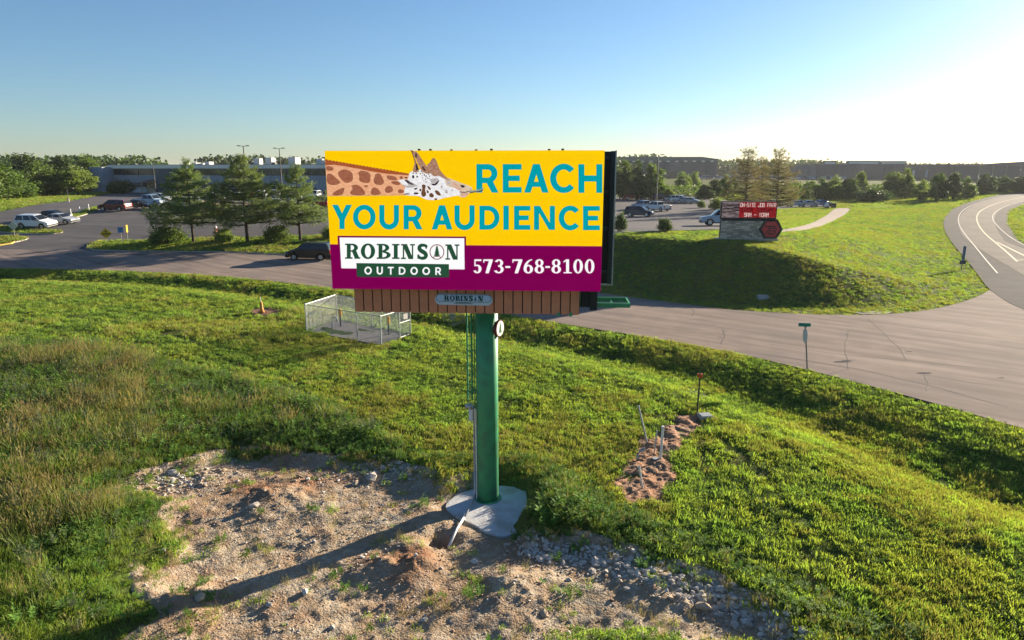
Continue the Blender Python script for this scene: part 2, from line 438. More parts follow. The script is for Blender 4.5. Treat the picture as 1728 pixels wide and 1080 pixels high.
Nv = chaikin(NEAR, 2); Fv = chaikin(FAR, 2)
poly = [p for p in Nv] + [(61, -6), (45, 22), (39.2, 37), (a1[0]+2.6, a1[1]+.4)] + Fv[::-1]
road = drape('frontage_road', poly, m_joint, off=.03, spacing=3, f=H0)
# concrete slabs: three lanes split by the joints seen in the photo
def lerp_line(line, n):
    L = np.array(line); d = np.r_[0, np.cumsum(np.hypot(*np.diff(L, axis=0).T))]; t = np.linspace(0, d[-1], n)
    return np.stack([np.interp(t, d, L[:, 0]), np.interp(t, d, L[:, 1])], 1)
xa = [-120 + 6.1*k for k in range(24)]
nn_ = [(x, float(np.interp(x, *zip(*Nv)))) for x in xa]
def far_hit(p):                       # opposite edge, straight across the road
    x, y = p; best = None
    i = int(np.argmin([abs(q[0]-x) for q in Nv])); a = np.array(Nv[max(i-1, 0)]); b = np.array(Nv[min(i+1, len(Nv)-1)])
    d = b-a; d /= np.linalg.norm(d); nr = np.array([-d[1], d[0]])
    ts = np.arange(4, 40, .1); q = np.array(p)+nr*ts[:, None]; yy = np.interp(q[:, 0], *zip(*Fv))
    k = int(np.argmax(q[:, 1] > yy)); return tuple(q[k])
rows = [(n_, far_hit(n_)) for n_ in nn_]
for k in range(len(rows)-1):
    (a, b), (c, d) = rows[k], rows[k+1]
    if a[0] > 7.5: break
    cuts = [0, .16, .5, 1.0]
    for j in range(3):
        g0, g1 = cuts[j], cuts[j+1]; e0 = .014
        def at_(p, q, t): return (p[0]+(q[0]-p[0])*t, p[1]+(q[1]-p[1])*t)
        def shrink(Q):
            c_ = np.mean(np.array(Q), 0); return [tuple(np.array(q)+(c_-np.array(q))/np.linalg.norm(c_-np.array(q))*e0) for q in Q]
        drape('concrete_slab', shrink([at_(a, b, g0), at_(c, d, g0), at_(c, d, g1), at_(a, b, g1)]), m_conc, off=.07+.003*R.random(), spacing=2, f=H0, skirt=.02, parent=road)
# junction apron: everything right of the last slab row
last = next(r for r in rows if r[0][0] > 7.5)
nr_ = [p for p in Nv if p[0] > last[0][0]+.05]; fr_ = [p for p in Fv if p[0] > last[1][0]+.05]
ap = [last[0]] + nr_ + [(61, -6), (45, 22), (39.2, 37), (a1[0]+2.6, a1[1]+.4)] + fr_[::-1] + [last[1]]
drape('concrete_slab', ap, m_conc, off=.071, spacing=2, f=H0, skirt=.02, parent=road)
for pts in ([(1300,583),(1420,601),(1530,610),(1640,622),(1728,632)], [(1530,610),(1518,590),(1465,540)], [(1432,560),(1425,585),(1430,625)], [(1400,634),(1432,625)],
            [(1240,595),(1330,606),(1432,622),(1510,640),(1560,650),(1700,690)], [(1560,632),(1566,650),(1563,662)], [(1219,558),(1223,570),(1215,583)], [(1168,523),(1172,530),(1166,536)], [(1560,635),(1640,648),(1728,660)], [(1540,562),(1600,566),(1728,584)]):
    q = [gz(*p) for p in pts]
    if max(p[0] for p in q) < 11 and len(q) < 4: pass
    ribbon('crack', chaikin([(x+R.uniform(-.05, .05), y+R.uniform(-.05, .05)) for x, y in lerp_line(q, 9)], 1), R.uniform(.03, .05), m_joint, .079, parent=road, f=H0)
for px, py, s_ in ((1425,613,.55),(1430,611,.35),(1560,632,.4),(1223,562,.22),(1215,572,.2),(1428,567,.2),(1535,595,.25),(1690,640,.25)):
    x, y = gz(px, py); n = 9
    pl_ = [(x+s_*R.uniform(.3, 1.1)*math.cos(t)*1.1, y+s_*R.uniform(.15, .75)*math.sin(t)*.5) for t in np.linspace(0, 2*math.pi, n, endpoint=False)]
    drape('asphalt_patch', pl_, m_shoulder, off=.082, spacing=1, f=H0, skirt=0, parent=road)

# main road
ML = chaikin(MAINL, 2); MR = chaikin(MAINR, 2)
main = drape('main_road', ML + MR[::-1], m_shoulder, off=.085, spacing=3, f=H0)
A = lerp_line(ML, 140); B = lerp_line(MR, 140)
def lane(t0, t1, i0=0, i1=140): 
    return [tuple(A[i]+(B[i]-A[i])*t0) for i in range(i0, i1)], [tuple(A[i]+(B[i]-A[i])*t1) for i in range(i0, i1)]
l0, l1 = lane(.24, .80); drape('lane_surface', l0 + l1[::-1], m_main, off=.095, spacing=3, f=H0, skirt=0, parent=main)
MARCHM = lambda q: [march(px, py, lambda x, y: rise_main(x, y)) for px, py in q]
mk_w = MARCHM([(1683,463),(1664,441),(1645,417),(1631,400),(1620,385),(1616,372),(1620,360),(1633,350),(1655,342),(1690,332),(1728,325)])
mk_y = MARCHM([(1716,443),(1700,428),(1680,411),(1662,396),(1651,382),(1647,368),(1652,358),(1666,350),(1690,341),(1728,333)])
mk_y2 = MARCHM([(1760,447),(1728,433),(1700,419),(1682,410)])
mk_r = MARCHM([(1760,432),(1728,415),(1705,402),(1688,388),(1675,373),(1675,363),(1684,355),(1700,348),(1728,340)])
ribbon('edge_line', chaikin(mk_w, 2), .14, m_white, .108, parent=main, f=H0)
ribbon('edge_line', chaikin(mk_r, 2), .12, m_white, .108, parent=main, f=H0)
ribbon('centre_line', chaikin(mk_y, 2), .22, m_yel, .108, parent=main, f=H0)
ribbon('centre_line', chaikin(mk_y2, 2), .25, m_yel, .110, parent=main, f=H0)
ribbon('hatch_line', MARCHM([(1714,441),(1745,439)]), .25, m_yel, .112, parent=main, f=H0)

# left car park and its green islands
LOT_L = [P(*p) for p in [(-130,423),(0,422),(150,424.5),(280,425),(400,426.5),(487,431),(560,437),(640,430),(700,400),(700,326),(520,322),(330,320),(240,324),(205,322),(185,327),(120,339),(60,346),(0,358),(-130,378)]]
lot_l = drape('car_park', LOT_L, m_asph, off=.025, spacing=3, f=H0)
ISL = {'a': [(150,419),(158,412),(168,408),(280,405),(420,401),(545,399),(600,400),(600,441),(560,437),(487,431),(400,426),(280,425),(160,423.5)],
       'b': [(112,367),(140,359),(168,347),(166,356),(134,366),(114,370)],
       'c': [(-60,384),(0,383),(28,382),(32,388),(100,390),(107,393),(85,396),(30,395),(0,392),(-60,392)],
       'd': [(-60,400),(0,400),(40,401),(49,404),(20,411),(0,414),(-60,417)]}
isl = {}
for k, q in ISL.items():
    pts = chaikin([P(*p) for p in q], 1, True); isl[k] = pts
    o = drape('grass_island', pts, m_gras2, off=.13, spacing=2.0, f=H0, skirt=.2)
    kerb('kerb', pts, m_kerb, parent=o, closed=True)
kerb('yellow_kerb', [P(*p) for p in [(148,420),(150,417),(158,411),(168,407)]], m_kyel, parent=lot_l, h=.16, wdt=.3)
kerb('yellow_kerb', [P(*p) for p in [(-2,415),(18,412),(26,408)]], m_kyel, parent=lot_l, h=.16, wdt=.3)
# right car park
LOT_R = [P(*p) for p in [(900,400),(1040,393),(1100,391),(1215,388),(1245,385),(1235,360),(1270,355.5),(1345,351),(1405,350),(1412,346),(1330,343),(1240,338),(1170,334),(1100,331),(1040,331),(900,331)]]
lot_r = drape('car_park', LOT_R, m_asph, off=.03, spacing=3, f=H0)
kerb('kerb', [P(*p) for p in [(960,397),(1040,394),(1100,391.5),(1215,388.5),(1245,386)]], m_kerb, parent=lot_r)
LOT_F = [(100, 420), (190, 400), (215, 440), (130, 475)]
drape('far_car_park', LOT_F, m_asph, off=.15, spacing=20, f=H0)
drape('footpath', chaikin([P(*p) for p in [(1295,390.5),(1330,387),(1360,380),(1385,369),(1402,357),(1410,351.5),(1437,351.5),(1428,361),(1405,374),(1380,384),(1350,390.5),(1300,393)]], 1, True), m_path, off=.04, spacing=1.5, f=H0)
drape('footpath', chaikin([P(*p) for p in [(1470,349),(1480,345),(1512,346),(1500,350.5),(1478,351)]], 1, True), m_path, off=.04, spacing=1.5, f=H0)
# ------------------------------------------------------------------ billboard
BASE = Vector((*gz(823, 848, -.44), -.46)); BASE.y += .33
YAW = -.0622; FC = Vector((-1.2746, 18.222, 8.229)); FW, FH = 7.315, 3.674
U = Vector((math.cos(YAW), math.sin(YAW), 0)); NF = Vector((U.y, -U.x, 0)); ZV = Vector((0, 0, 1))
def fpt(px, py, off=0.0):            # photo pixel -> point on the board's face plane (off: metres proud of it)
    d = Vector(ray(px, py)); o0 = Vector((0, 0, CAM_H)); q = FC+NF*off
    t = (q-o0).dot(NF)/d.dot(NF); return o0+d*t
def loc(p): return tuple(Vector(p)-BASE)
bb = empty('billboard', BASE)
tag(bb, 'tall single-pole digital billboard with yellow and purple advert, brown slat skirt and green pole', 'billboard')
m_green = mat('pole_green', (.045, .27, .12), (.05, .30, .135), scale=2, rough=.5, spec=.4, c3=(.05, .20, .10), pscale=3)
m_black = mat('frame_black', (.012, .013, .014), (.02, .02, .02), scale=5, rough=.55)
m_steel = mat('galvanised', (.42, .44, .46), (.34, .36, .38), scale=8, rough=.45, metal=.6)
m_board = mat('apron_brown', (.64, .24, .125), (.58, .21, .11), scale=5, rough=.6, bump=.002, bscale=60)
m_pipe = mat('pvc_white', (.7, .7, .68), (.6, .6, .58), scale=8, rough=.5)
m_greyp = mat('pvc_grey', (.33, .35, .37), rough=.5)
def fl(x, d, z):                     # board coords: x along face from centre, d behind the face, z world height
    p = FC+U*x-NF*d; return Vector((p.x, p.y, z))
def fbox(mb, x0, x1, d0, d1, z0, z1):
    q = [loc(fl(x, d, z0)) for x, d in ((x0, d0), (x1, d0), (x1, d1), (x0, d1))]
    mb.prism(q, (0, 0, z1-z0)); return mb
zt, zb = FC.z+FH/2, FC.z-FH/2; hw = FW/2
# pole
top_z = zb+.2
mb = MB(); mb.tube([(0, 0, 0), (0, 0, top_z-BASE.z)], .33, 40); mb.build('pole', m_green, bb, smooth=False)
o = bb.children[-1]; o.data.polygons.foreach_set('use_smooth', [len(p.vertices) == 4 for p in o.data.polygons])
mb = MB(); mb.tube([(0, 0, 0), (0, 0, .025)], .42, 32); mb.build('base_ring', m_green, bb)
# display cabinet
mb = fbox(MB(), -hw, hw, .004, .22, zb, zt); cab = mb.build('display_cabinet', m_black, bb)
face = empty('display', (0, 0, 0)); face.parent = bb
def flat(name, polys, m, parent, off):
    mb = MB()
    for i, q in enumerate(polys): mb.face([loc(fpt(x, y, off+.00025*i)) for x, y in q])
    return mb.build(name, m, parent, fix=False)
Y_ = emat('screen_yellow', (255, 204, 5)); PU = emat('screen_purple', (124, 0, 78)); TE = emat('screen_teal', (0, 158, 170)); WH = emat('screen_white', (254, 254, 254))
DG = emat('screen_green', (38, 78, 55)); MR_ = emat('screen_maroon', (122, 0, 72)); RN = emat('screen_ring', (120, 20, 60))
mb = MB(); mb.face([loc(fl(x, 0, z)) for x, z in ((-hw, zb), (hw, zb), (hw, zt), (-hw, zt))]); mb.build('yellow_field', Y_, face, fix=False)
L0 = fpt(548, 412.3).z; 
mb = MB(); mb.face([loc(p) for p in (fl(-hw, -.002, zb), fl(hw, -.002, zb), fl(hw, -.002, fpt(1015, 415.5).z), fl(-hw, -.002, fpt(556, 412.3).z))]); mb.build('purple_band', PU, face, fix=False)
flat('logo_border', [[(569.5, 397.8), (786.4, 399.2), (786.6, 420), (570.5, 420)]], MR_, face, .004)
logo = flat('logo_panel', [[(573, 400.8), (783.4, 402), (784, 454.6), (576, 452.8)]], WH, face, .006)
flat('logo_strip', [[(601.3, 443.9), (757.6, 445.7), (757.9, 468), (602.4, 467.3)]], DG, face, .008)

def band(cx, cy, rx, ry, tx, ty, a0, a1, n=28):
    P_ = []
    for k in range(n):
        q = []
        for a in (a0+(a1-a0)*k/n, a0+(a1-a0)*(k+1)/n):
            c, s_ = math.cos(RAD(a)), math.sin(RAD(a)); q += [((cx+rx*c, cy-ry*s_), (cx+(rx-tx)*c, cy-(ry-ty)*s_))]
        P_.append([q[0][0], q[1][0], q[1][1], q[0][1]])
    return P_
def stroke(pts, t):
    out = []
    pts = [np.array(p, float) for p in pts]; t = t if hasattr(t, '__len__') else [t]*len(pts)
    L = []
    for i, p in enumerate(pts):
        d = pts[min(i+1, len(pts)-1)]-pts[max(i-1, 0)]; d /= np.linalg.norm(d); n = np.array([-d[1], d[0]])
        L.append((p+n*t[i]/2, p-n*t[i]/2))
    for a, b in zip(L[:-1], L[1:]): out.append([tuple(a[0]), tuple(b[0]), tuple(b[1]), tuple(a[1])])
    return out
def rect(x0, y0, x1, y1): return [[(x0, y0), (x1, y0), (x1, y1), (x0, y1)]]
def glyph(ch, x0, x1, y0, y1, t, serif=False, th=None):
    w_, h = x1-x0, y1-y0; cx, cy = (x0+x1)/2, (y0+y1)/2; S = []
    if not serif:
        if ch == 'E':
            S = rect(x0, y0, x0+t, y1)+rect(x0+t, y0, x1, y0+t*.92)+rect(x0+t, cy-t*.46, x1-w_*.1, cy+t*.46)+rect(x0+t, y1-t*.92, x1, y1)
        elif ch == 'I': S = rect(x0, y0, x1, y1)
        elif ch == 'T': S = rect(x0, y0, x1, y0+t)+rect(cx-t/2, y0+t, cx+t/2, y1)
        elif ch == 'H': S = rect(x0, y0, x0+t, y1)+rect(x1-t, y0, x1, y1)+rect(x0+t, cy-t*.5, x1-t, cy+t*.5)
        elif ch == 'O': S = band(cx, cy, w_/2, h/2*1.02, t, t*.95, 0, 360, 40)
        elif ch == 'C': S = band(cx+w_*.06, cy, w_*.56, h/2*1.02, t*1.05, t*.98, 40, 320, 36)
        elif ch == 'U': S = rect(x0, y0, x0+t, y1-w_/2)+rect(x1-t, y0, x1, y1-w_/2)+band(cx, y1-w_/2, w_/2, w_/2*1.02, t, t, 180, 360, 24)
        elif ch == 'D': S = rect(x0, y0, x0+t, y1)+band(x0+w_*.42, cy, w_*.58, h/2, t, t*.92, -90, 90, 28)+rect(x0+t, y0, x0+w_*.42, y0+t*.92)+rect(x0+t, y1-t*.92, x0+w_*.42, y1)
        elif ch == 'N': S = rect(x0, y0, x0+t, y1)+rect(x1-t, y0, x1, y1)+[[(x0+t*.2, y0), (x0+t*1.15, y0), (x1-t*.2, y1), (x1-t*1.15, y1)]]
        elif ch == 'A':
            a = t*.56; S = [[(x0, y1), (x0+t*1.08, y1), (cx+a, y0), (cx-a, y0)], [(x1-t*1.08, y1), (x1, y1), (cx+a, y0), (cx-a, y0)]]+rect(x0+w_*.28, y0+h*.62, x1-w_*.28, y0+h*.62+t*.85)
        elif ch == 'Y':
            S = rect(cx-t/2, y0+h*.55, cx+t/2, y1)+[[(x0, y0), (x0+t*1.15, y0), (cx+t/2, y0+h*.58), (cx-t/2, y0+h*.62)], [(x1-t*1.15, y0), (x1, y0), (cx+t/2, y0+h*.62), (cx-t/2, y0+h*.58)]]
        elif ch == 'R':
            b = h*.335; bx = x0+w_*.5
            S = rect(x0, y0, x0+t, y1)+rect(x0+t, y0, bx, y0+t*.92)+rect(x0+t, y0+2*b-t*.92, bx, y0+2*b)+band(bx, y0+b, w_*.45, b, t, t*.92, -90, 90, 24)+[[(x0+w_*.42, y0+2*b-t*.3), (x0+w_*.42+t*1.1, y0+2*b-t*.5), (x1, y1), (x1-t*1.15, y1)]]
    else:
        th = th or t*.45; sf = t*.45; sh = th*.85
        def ser(xc, top=True, bot=True, wd=None):
            wd = wd or t; q = []
            if top: q += rect(xc-wd/2-sf, y0, xc+wd/2+sf, y0+sh)
            if bot: q += rect(xc-wd/2-sf, y1-sh, xc+wd/2+sf, y1)
            return q
        if ch == 'I': S = rect(cx-t/2, y0, cx+t/2, y1)+ser(cx)
        elif ch == 'O': S = band(cx, cy, w_/2, h/2*1.02, t, th, 0, 360, 40)
        elif ch == '0': S = band(cx, cy, w_/2, h/2*1.02, t, th, 0, 360, 36)
        elif ch == 'R':
            sx = x0+sf+t/2; b = h*.27; bx = x0+w_*.45
            S = rect(sx-t/2, y0, sx+t/2, y1)+ser(sx)+rect(sx, y0, bx, y0+sh*1.1)+rect(sx, y0+2*b-sh, bx, y0+2*b)+band(bx, y0+b, w_*.40, b, t, th, -90, 90, 20)+[[(x0+w_*.42, y0+2*b-sh), (x0+w_*.42+t*1.1, y0+2*b-sh*1.4), (x1-sf*.3, y1), (x1-t*1.35, y1)]]+rect(x1-t*1.5, y1-sh, x1, y1)
        elif ch == 'B':
            sx = x0+sf+t/2; bx = x0+w_*.45
            S = rect(sx-t/2, y0, sx+t/2, y1)+ser(sx)+rect(sx, y0, bx, y0+sh)+rect(sx, cy-sh/2, bx, cy+sh/2)+rect(sx, y1-sh, bx, y1)+band(bx, y0+h*.26, w_*.45, h*.26, t, th, -90, 90, 20)+band(bx, y1-h*.26, w_*.55, h*.26, t, th, -90, 90, 20)
        elif ch == 'N':
            tw = th*.8; S = rect(x0+sf, y0, x0+sf+tw, y1)+rect(x1-sf-tw, y0, x1-sf, y1)+[[(x0+sf*.6, y0), (x0+sf*.6+t*1.25, y0), (x1-sf, y1), (x1-sf-t*1.2, y1)]]+rect(x0, y0, x0+sf*2+tw, y0+sh)+rect(x0, y1-sh, x0+sf*2+tw, y1)+rect(x1-sf*2-tw, y0, x1, y0+sh)
        elif ch == 'S':
            pts = [(.90,.20),(.80,.10),(.52,.055),(.28,.10),(.17,.25),(.28,.40),(.52,.50),(.74,.60),(.84,.74),(.74,.89),(.46,.945),(.20,.89),(.09,.76)]
            pts = chaikin([(x0+u*w_, y0+v*h) for u, v in pts], 2); n = len(pts)
            S = stroke(pts, [th+(t*1.05-th)*(.25+.75*math.sin(math.pi*i/(n-1))**1.5) for i in range(n)])+rect(x1-th*1.5, y0+h*.03, x1-th*.5, y0+h*.30)+rect(x0+th*.1, y0+h*.68, x0+th*1.1, y0+h*.97)
        elif ch == '1': S = rect(cx-t/2, y0, cx+t/2, y1)+rect(x0, y1-sh, x1, y1)+[[(x0, y0+h*.16), (cx-t/2, y0), (cx-t/2, y0+h*.13), (x0, y0+h*.24)]]
        elif ch == '7': S = rect(x0, y0, x1, y0+th*1.25)+[[(x1-t*1.25, y0+th), (x1, y0+th), (x0+w_*.22+t*1.15, y1), (x0+w_*.22, y1)]]+rect(x0, y0, x0+th*.8, y0+h*.24)
        elif ch == '8': S = band(cx, y0+h*.255, w_*.44, h*.265, t*.9, th, 0, 360, 30)+band(cx, y1-h*.275, w_*.5, h*.285, t, th, 0, 360, 30)
        elif ch == '3': S = band(cx-w_*.02, y0+h*.26, w_*.44, h*.26, t*.95, th, -100, 160, 24)+band(cx-w_*.04, y1-h*.28, w_*.52, h*.28, t, th, -160, 100, 24)
        elif ch == '5': S = rect(x0+w_*.14, y0, x1-w_*.04, y0+th*1.3)+rect(x0+w_*.12, y0, x0+w_*.12+th*.9, y0+h*.5)+band(cx-w_*.04, y1-h*.31, w_*.52, h*.31, t, th, -155, 120, 26)
        elif ch == '6': S = band(cx, y1-h*.30, w_*.5, h*.31, t, th, 0, 360, 30)+[q for q in band(x1-w_*.02, y1-h*.30, w_*.98, h*.71, t*1.0, th*.7, 95, 180, 20)]
        elif ch == '-': S = rect(x0, cy-t*.32+h*.05, x1, cy+t*.32+h*.05)
    return S
def text(name, items, m, parent, off, serif=False):
    for (ch, x0, x1, y0, y1, t) in items:
        mb = MB()
        for i, q in enumerate(glyph(ch, x0, x1, y0, y1, t, serif)): mb.face([loc(fpt(x, y, off+.00002*i)) for x, y in q])
        mb.build('digit' if ch.isdigit() else ('dash' if ch == '-' else 'letter'), m, parent, fix=False)
text('headline_text', [('R',803.9,841.4,276.8,325,10.2),('E',848.3,880.3,276.8,325,10.2),('A',884.4,925.8,276.8,325,10.2),('C',928.2,969.5,276.6,325.3,10.2),('H',976,1016.4,277,325.4,10.2)], TE, face, .006)
text('headline_text', [('Y',560.4,594,345.6,386.5,8.8),('O',595.6,633.9,345.8,386.7,8.8),('U',640,673.3,346,387,8.8),('R',681,713,346.2,387,8.8)], TE, face, .006)
text('headline_text', [('A',728.5,763.5,346.4,387.2,8.8),('U',766.9,801,346.6,388,8.8),('D',809,843,347.2,387.6,8.8),('I',849.4,858.7,347.2,387.7,8.8),('E',867.4,894.9,347.3,387.8,8.8),('N',901,936.5,347.4,388,8.8),('C',942.8,977.5,347.3,388.4,8.8),('E',983.8,1012.2,347.6,388.5,8.8)], TE, face, .006)
text('logo_text', [('R',582.2,608,411,436.7,6.7),('O',608.8,633,411,437,7),('B',635.7,659.3,411.4,437,6.7),('I',662.5,673.2,411.6,437,6.7),('N',676.7,700.3,411.8,437.2,6.6),('S',704,722.2,412,437.6,6.8),('N',751.4,775.3,412.4,438.3,6.6)], DG, face, .010, True)
text('logo_strip_text', [('O',614.9,627.4,450,463.2,2.7),('U',635.7,646,450,463.3,2.6),('T',654.4,664.4,450.2,463.4,2.5),('D',673,684.3,450.4,463.5,2.6),('O',692.6,705,450.5,463.7,2.7),('O',712.8,725.6,450.7,463.9,2.7),('R',734.6,744.6,451,464,2.6)], WH, face, .0115)
ph = '573-768-8100'; bx = [(68,118),(128,185),(195,253),(262,292),(305,365),(373,430),(440,497),(505,533),(542,600),(615,665),(675,733),(745,803)]
text('phone_number', [(c, 780+a/3.6, 780+b/3.6, 437.6, 461.2, 4.9) for c, (a, b) in zip(ph, bx)], WH, face, .006, True)
flat('emblem_ring', band(737.3, 425.2, 12.4, 13, 1.5, 1.5, 0, 360, 40), RN, face, .010)
def fir(cx, y0, y1, wd):
    S = []; n = 7; h = y1-y0
    for k in range(n):
        t0 = k/n; w0 = wd*(.18+.82*(k+1)/n)/2; ya = y0+h*t0*.9; yb = y0+h*((k+1)/n)*.9+.02*h
        S.append([(cx-w0*.35*(k > 0), ya), (cx+w0*.35*(k > 0)+.01, ya), (cx+w0, yb), (cx-w0, yb)])
    S.append([(cx-wd*.07, y0+h*.9), (cx+wd*.07, y0+h*.9), (cx+wd*.07, y1), (cx-wd*.07, y1)]); return S
flat('emblem_tree', fir(737.3, 414, 433.5, 12.5), DG, face, .0105)
flat('emblem_ground', band(737.3, 446, 14, 14, 1.2, 1.2, 56, 124, 12), RN, face, .0108)

# the giraffe picture on the screen (flat print)
def c1(pts): return [(545+x/10.165, 245+y/10.165) for x, y in pts]
def c2(pts): return [(660+x/10.165, 245+y/10.165) for x, y in pts]
gm = {k: emat('giraffe_'+k, *v) for k, v in dict(tan=((226,158,118),(238,184,142),9), patch=((146,88,64),(166,106,80),11), mane=((150,72,36),(178,96,58),25), white=((226,222,222),(246,246,248),9), brown=((122,84,56),(92,60,44),18),
      dark=((44,34,42),(70,58,62),18), horn=((150,104,84),(186,146,120),16), pink=((222,186,162),(206,160,138),12), muzz=((206,178,152),(226,206,182),10), grey=((168,160,158),(196,190,190),14), tongue=((120,140,132),(160,170,160),20), belly=((206,150,90),(230,184,120),9)).items()}
gir = empty('giraffe_picture', (0, 0, 0)); gir.parent = bb
def gp(name, polys, m, off): return flat(name, polys, gm[m], gir, off)
def tri_fan(pts):                    # simple polygons may be concave: split with a constrained triangulation
    v, _, f_, *_ = delaunay_2d_cdt([Vector(p) for p in pts], [], [list(range(len(pts)))], 1, 1e-6)
    return [[(v[i].x, v[i].y) for i in t] for t in f_]
def gpp(name, poly, m, off):
    mb = MB(); 
    for q in tri_fan(poly): mb.face([loc(fpt(x, y, off)) for x, y in q])
    return mb.build(name, gm[m], gir, fix=False)
neck = c1([(37,270),(200,290),(400,330),(640,370),(860,425),(1100,455),(1300,480),(1480,490),(1500,600),(1420,860),(1200,868),(900,868),(600,875),(300,872),(75,872),(60,600)])
gpp('neck', neck, 'tan', .005)
gpp('neck_edge', c1([(80,870),(300,850),(700,845),(1100,850),(1400,845),(1400,862),(900,872),(400,876),(80,876)]), 'belly', .0054)
mane = [(37,245)]+[(37+i*29, 245+(i*29)*.168+(-10 if i % 2 else 8)*(1 if i < 45 else .5)) for i in range(1, 50)]+[(1480,520),(1300,505),(1100,490),(860,455),(640,410),(420,370),(200,335),(45,345)]
gpp('mane', c1(mane), 'mane', .0058)
pat = [[(50,350),(150,365),(190,405),(160,440),(55,440)],[(60,490),(140,485),(200,540),(290,620),(300,655),(200,690),(65,670)],[(250,470),(300,430),(380,410),(500,455),(520,560),(500,625),(390,658),(330,600),(270,540)],[(590,460),(700,430),(820,490),(815,570),(800,655),(680,645),(610,600),(630,540)],
       [(895,490),(980,480),(1020,560),(1060,640),(1000,690),(900,675),(860,620),(885,550)],[(1085,510),(1250,535),(1280,600),(1200,605),(1100,585)],[(1150,620),(1280,610),(1340,665),(1290,690),(1200,670)],[(130,860),(220,780),(370,715),(365,780),(330,865)],[(470,690),(560,672),(640,700),(720,790),(730,862),(480,860),(460,800),(520,750)],
       [(700,690),(760,683),(785,705),(740,725),(705,712)],[(840,740),(880,718),(960,760),(1010,850),(830,860),(815,800)],[(1060,740),(1120,692),(1190,710),(1210,780),(1150,820),(1065,815)],[(1285,760),(1350,755),(1400,790),(1375,825),(1290,825)],[(1310,530),(1370,535),(1375,580),(1320,582)]]
for q in pat: gpp('coat_patch', chaikin(c1(q), 2, True), 'patch', .0062)
head = [(320,450),(420,440),(560,400),(640,330),(760,330),(830,430),(920,540),(1000,570),(1120,615),(1230,660),(1340,695),(1392,730),(1390,775),(1340,800),(1330,850),(1260,900),(1190,890),(1160,860),(1040,880),(930,900),(830,930),(740,945),(600,935),(530,900),(470,870),(330,870),(210,850),(240,720),(300,560)]
gpp('head', chaikin(c2(head), 1, True), 'white', .0066)
gpp('forehead', chaikin(c2([(610,335),(665,300),(700,230),(745,215),(790,290),(830,420),(900,500),(960,560),(1050,600),(960,600),(880,560),(820,520),(740,540),(690,500),(640,420)]), 1, True), 'horn', .0070)
gpp('muzzle', chaikin(c2([(930,560),(1060,590),(1180,640),(1300,680),(1392,730),(1390,775),(1330,810),(1330,850),(1250,895),(1180,870),(1200,790),(1080,730),(960,700),(930,640)]), 1, True), 'muzz', .0070)
gpp('snout', chaikin(c2([(1040,620),(1150,670),(1200,720),(1190,790),(1100,740),(1050,690)]), 1, True), 'pink', .0072)
gpp('chin', chaikin(c2([(1180,815),(1330,810),(1330,855),(1250,905),(1185,880)]), 1, True), 'pink', .0074)
gpp('horn', chaikin(c2([(330,75),(380,95),(440,150),(400,190),(440,300),(430,400),(500,460),(380,470),(370,420),(400,330),(400,240),(370,170)]), 1, True), 'horn', .0074)
gpp('horn', chaikin(c2([(395,90),(450,125),(480,170),(560,290),(640,400),(690,500),(560,480),(500,400),(450,300),(410,180)]), 1, True), 'horn', .0076)
for q in ([(335,75),(360,95),(385,190),(420,300),(412,310),(375,190)], [(415,140),(450,150),(430,230),(410,200)], [(440,300),(480,420),(430,440),(420,350)], [(540,350),(600,440),(570,440),(530,380)]): gpp('horn_shade', c2(q), 'dark', .0078)
gpp('ear', chaikin(c2([(115,600),(250,578),(330,620),(420,680),(470,690),(360,730),(270,728),(200,690)]), 1, True), 'grey', .0078)
gpp('ear_light', c2([(118,602),(245,585),(270,640),(300,700),(200,680)]), 'white', .0080)
gpp('ear_shade', chaikin(c2([(215,592),(290,600),(320,640),(410,672),(350,680),(280,650)]), 1, True), 'dark', .0082)
gpp('eye', chaikin(c2([(678,650),(740,665),(800,620),(828,580),(815,640),(770,690),(710,695)]), 1, True), 'dark', .0078)
gpp('eyelid', chaikin(c2([(665,600),(720,570),(790,560),(822,585),(770,650),(690,650)]), 1, True), 'grey', .0076)
gpp('nostril', chaikin(c2([(1185,680),(1250,685),(1272,712),(1220,735),(1195,710)]), 1, True), 'dark', .0078)
gpp('mouth_line', c2([(1170,795),(1270,800),(1380,775),(1385,785),(1270,815),(1170,810)]), 'dark', .0080)
gpp('tongue', c2([(1340,790),(1400,775),(1500,765),(1560,745),(1585,720),(1590,745),(1570,785),(1500,800),(1400,815),(1345,830)]), 'tongue', .0110)
gpp('tongue_shade', c2([(1345,815),(1400,800),(1500,788),(1570,765),(1570,785),(1500,801),(1400,816),(1345,830)]), 'dark', .0114)
for (x, y, s_) in [(380,540,30),(445,540,20),(430,480,16),(380,480,16),(500,490,14),(540,480,11),(570,510,14),(600,530,15),(640,500,11),(660,530,12),(540,560,10),(590,590,12),(620,560,11),(650,570,10),(600,630,12),(560,600,9),(680,590,9),(520,445,14),(600,465,9),(640,460,9),(530,525,9)]:
    gpp('face_spot', [c2([(x+s_*.8*math.cos(t)*R.uniform(.7, 1.2), y+s_*math.sin(t)*R.uniform(.7, 1.2))])[0] for t in np.linspace(0, 6.28, 7, endpoint=False)], 'dark', .0080)
for q in [[(520,680),(560,670),(600,690),(580,760),(600,840),(570,890),(530,880),(510,820),(540,750)],[(480,760),(520,740),(520,790),(490,795)],[(610,700),(650,700),(690,760),(660,775)],[(650,840),(690,810),(740,860),(720,900),(660,890)],[(740,780),(800,770),(860,850),(840,870),(780,850)],[(740,910),(800,915),(780,945),(740,940)],[(600,760),(640,780),(650,820),(620,830)],[(560,800),(600,800),(600,870),(550,880)]]:
    gpp('cheek_patch', chaikin(c2(q), 1, True), 'brown', .0078)
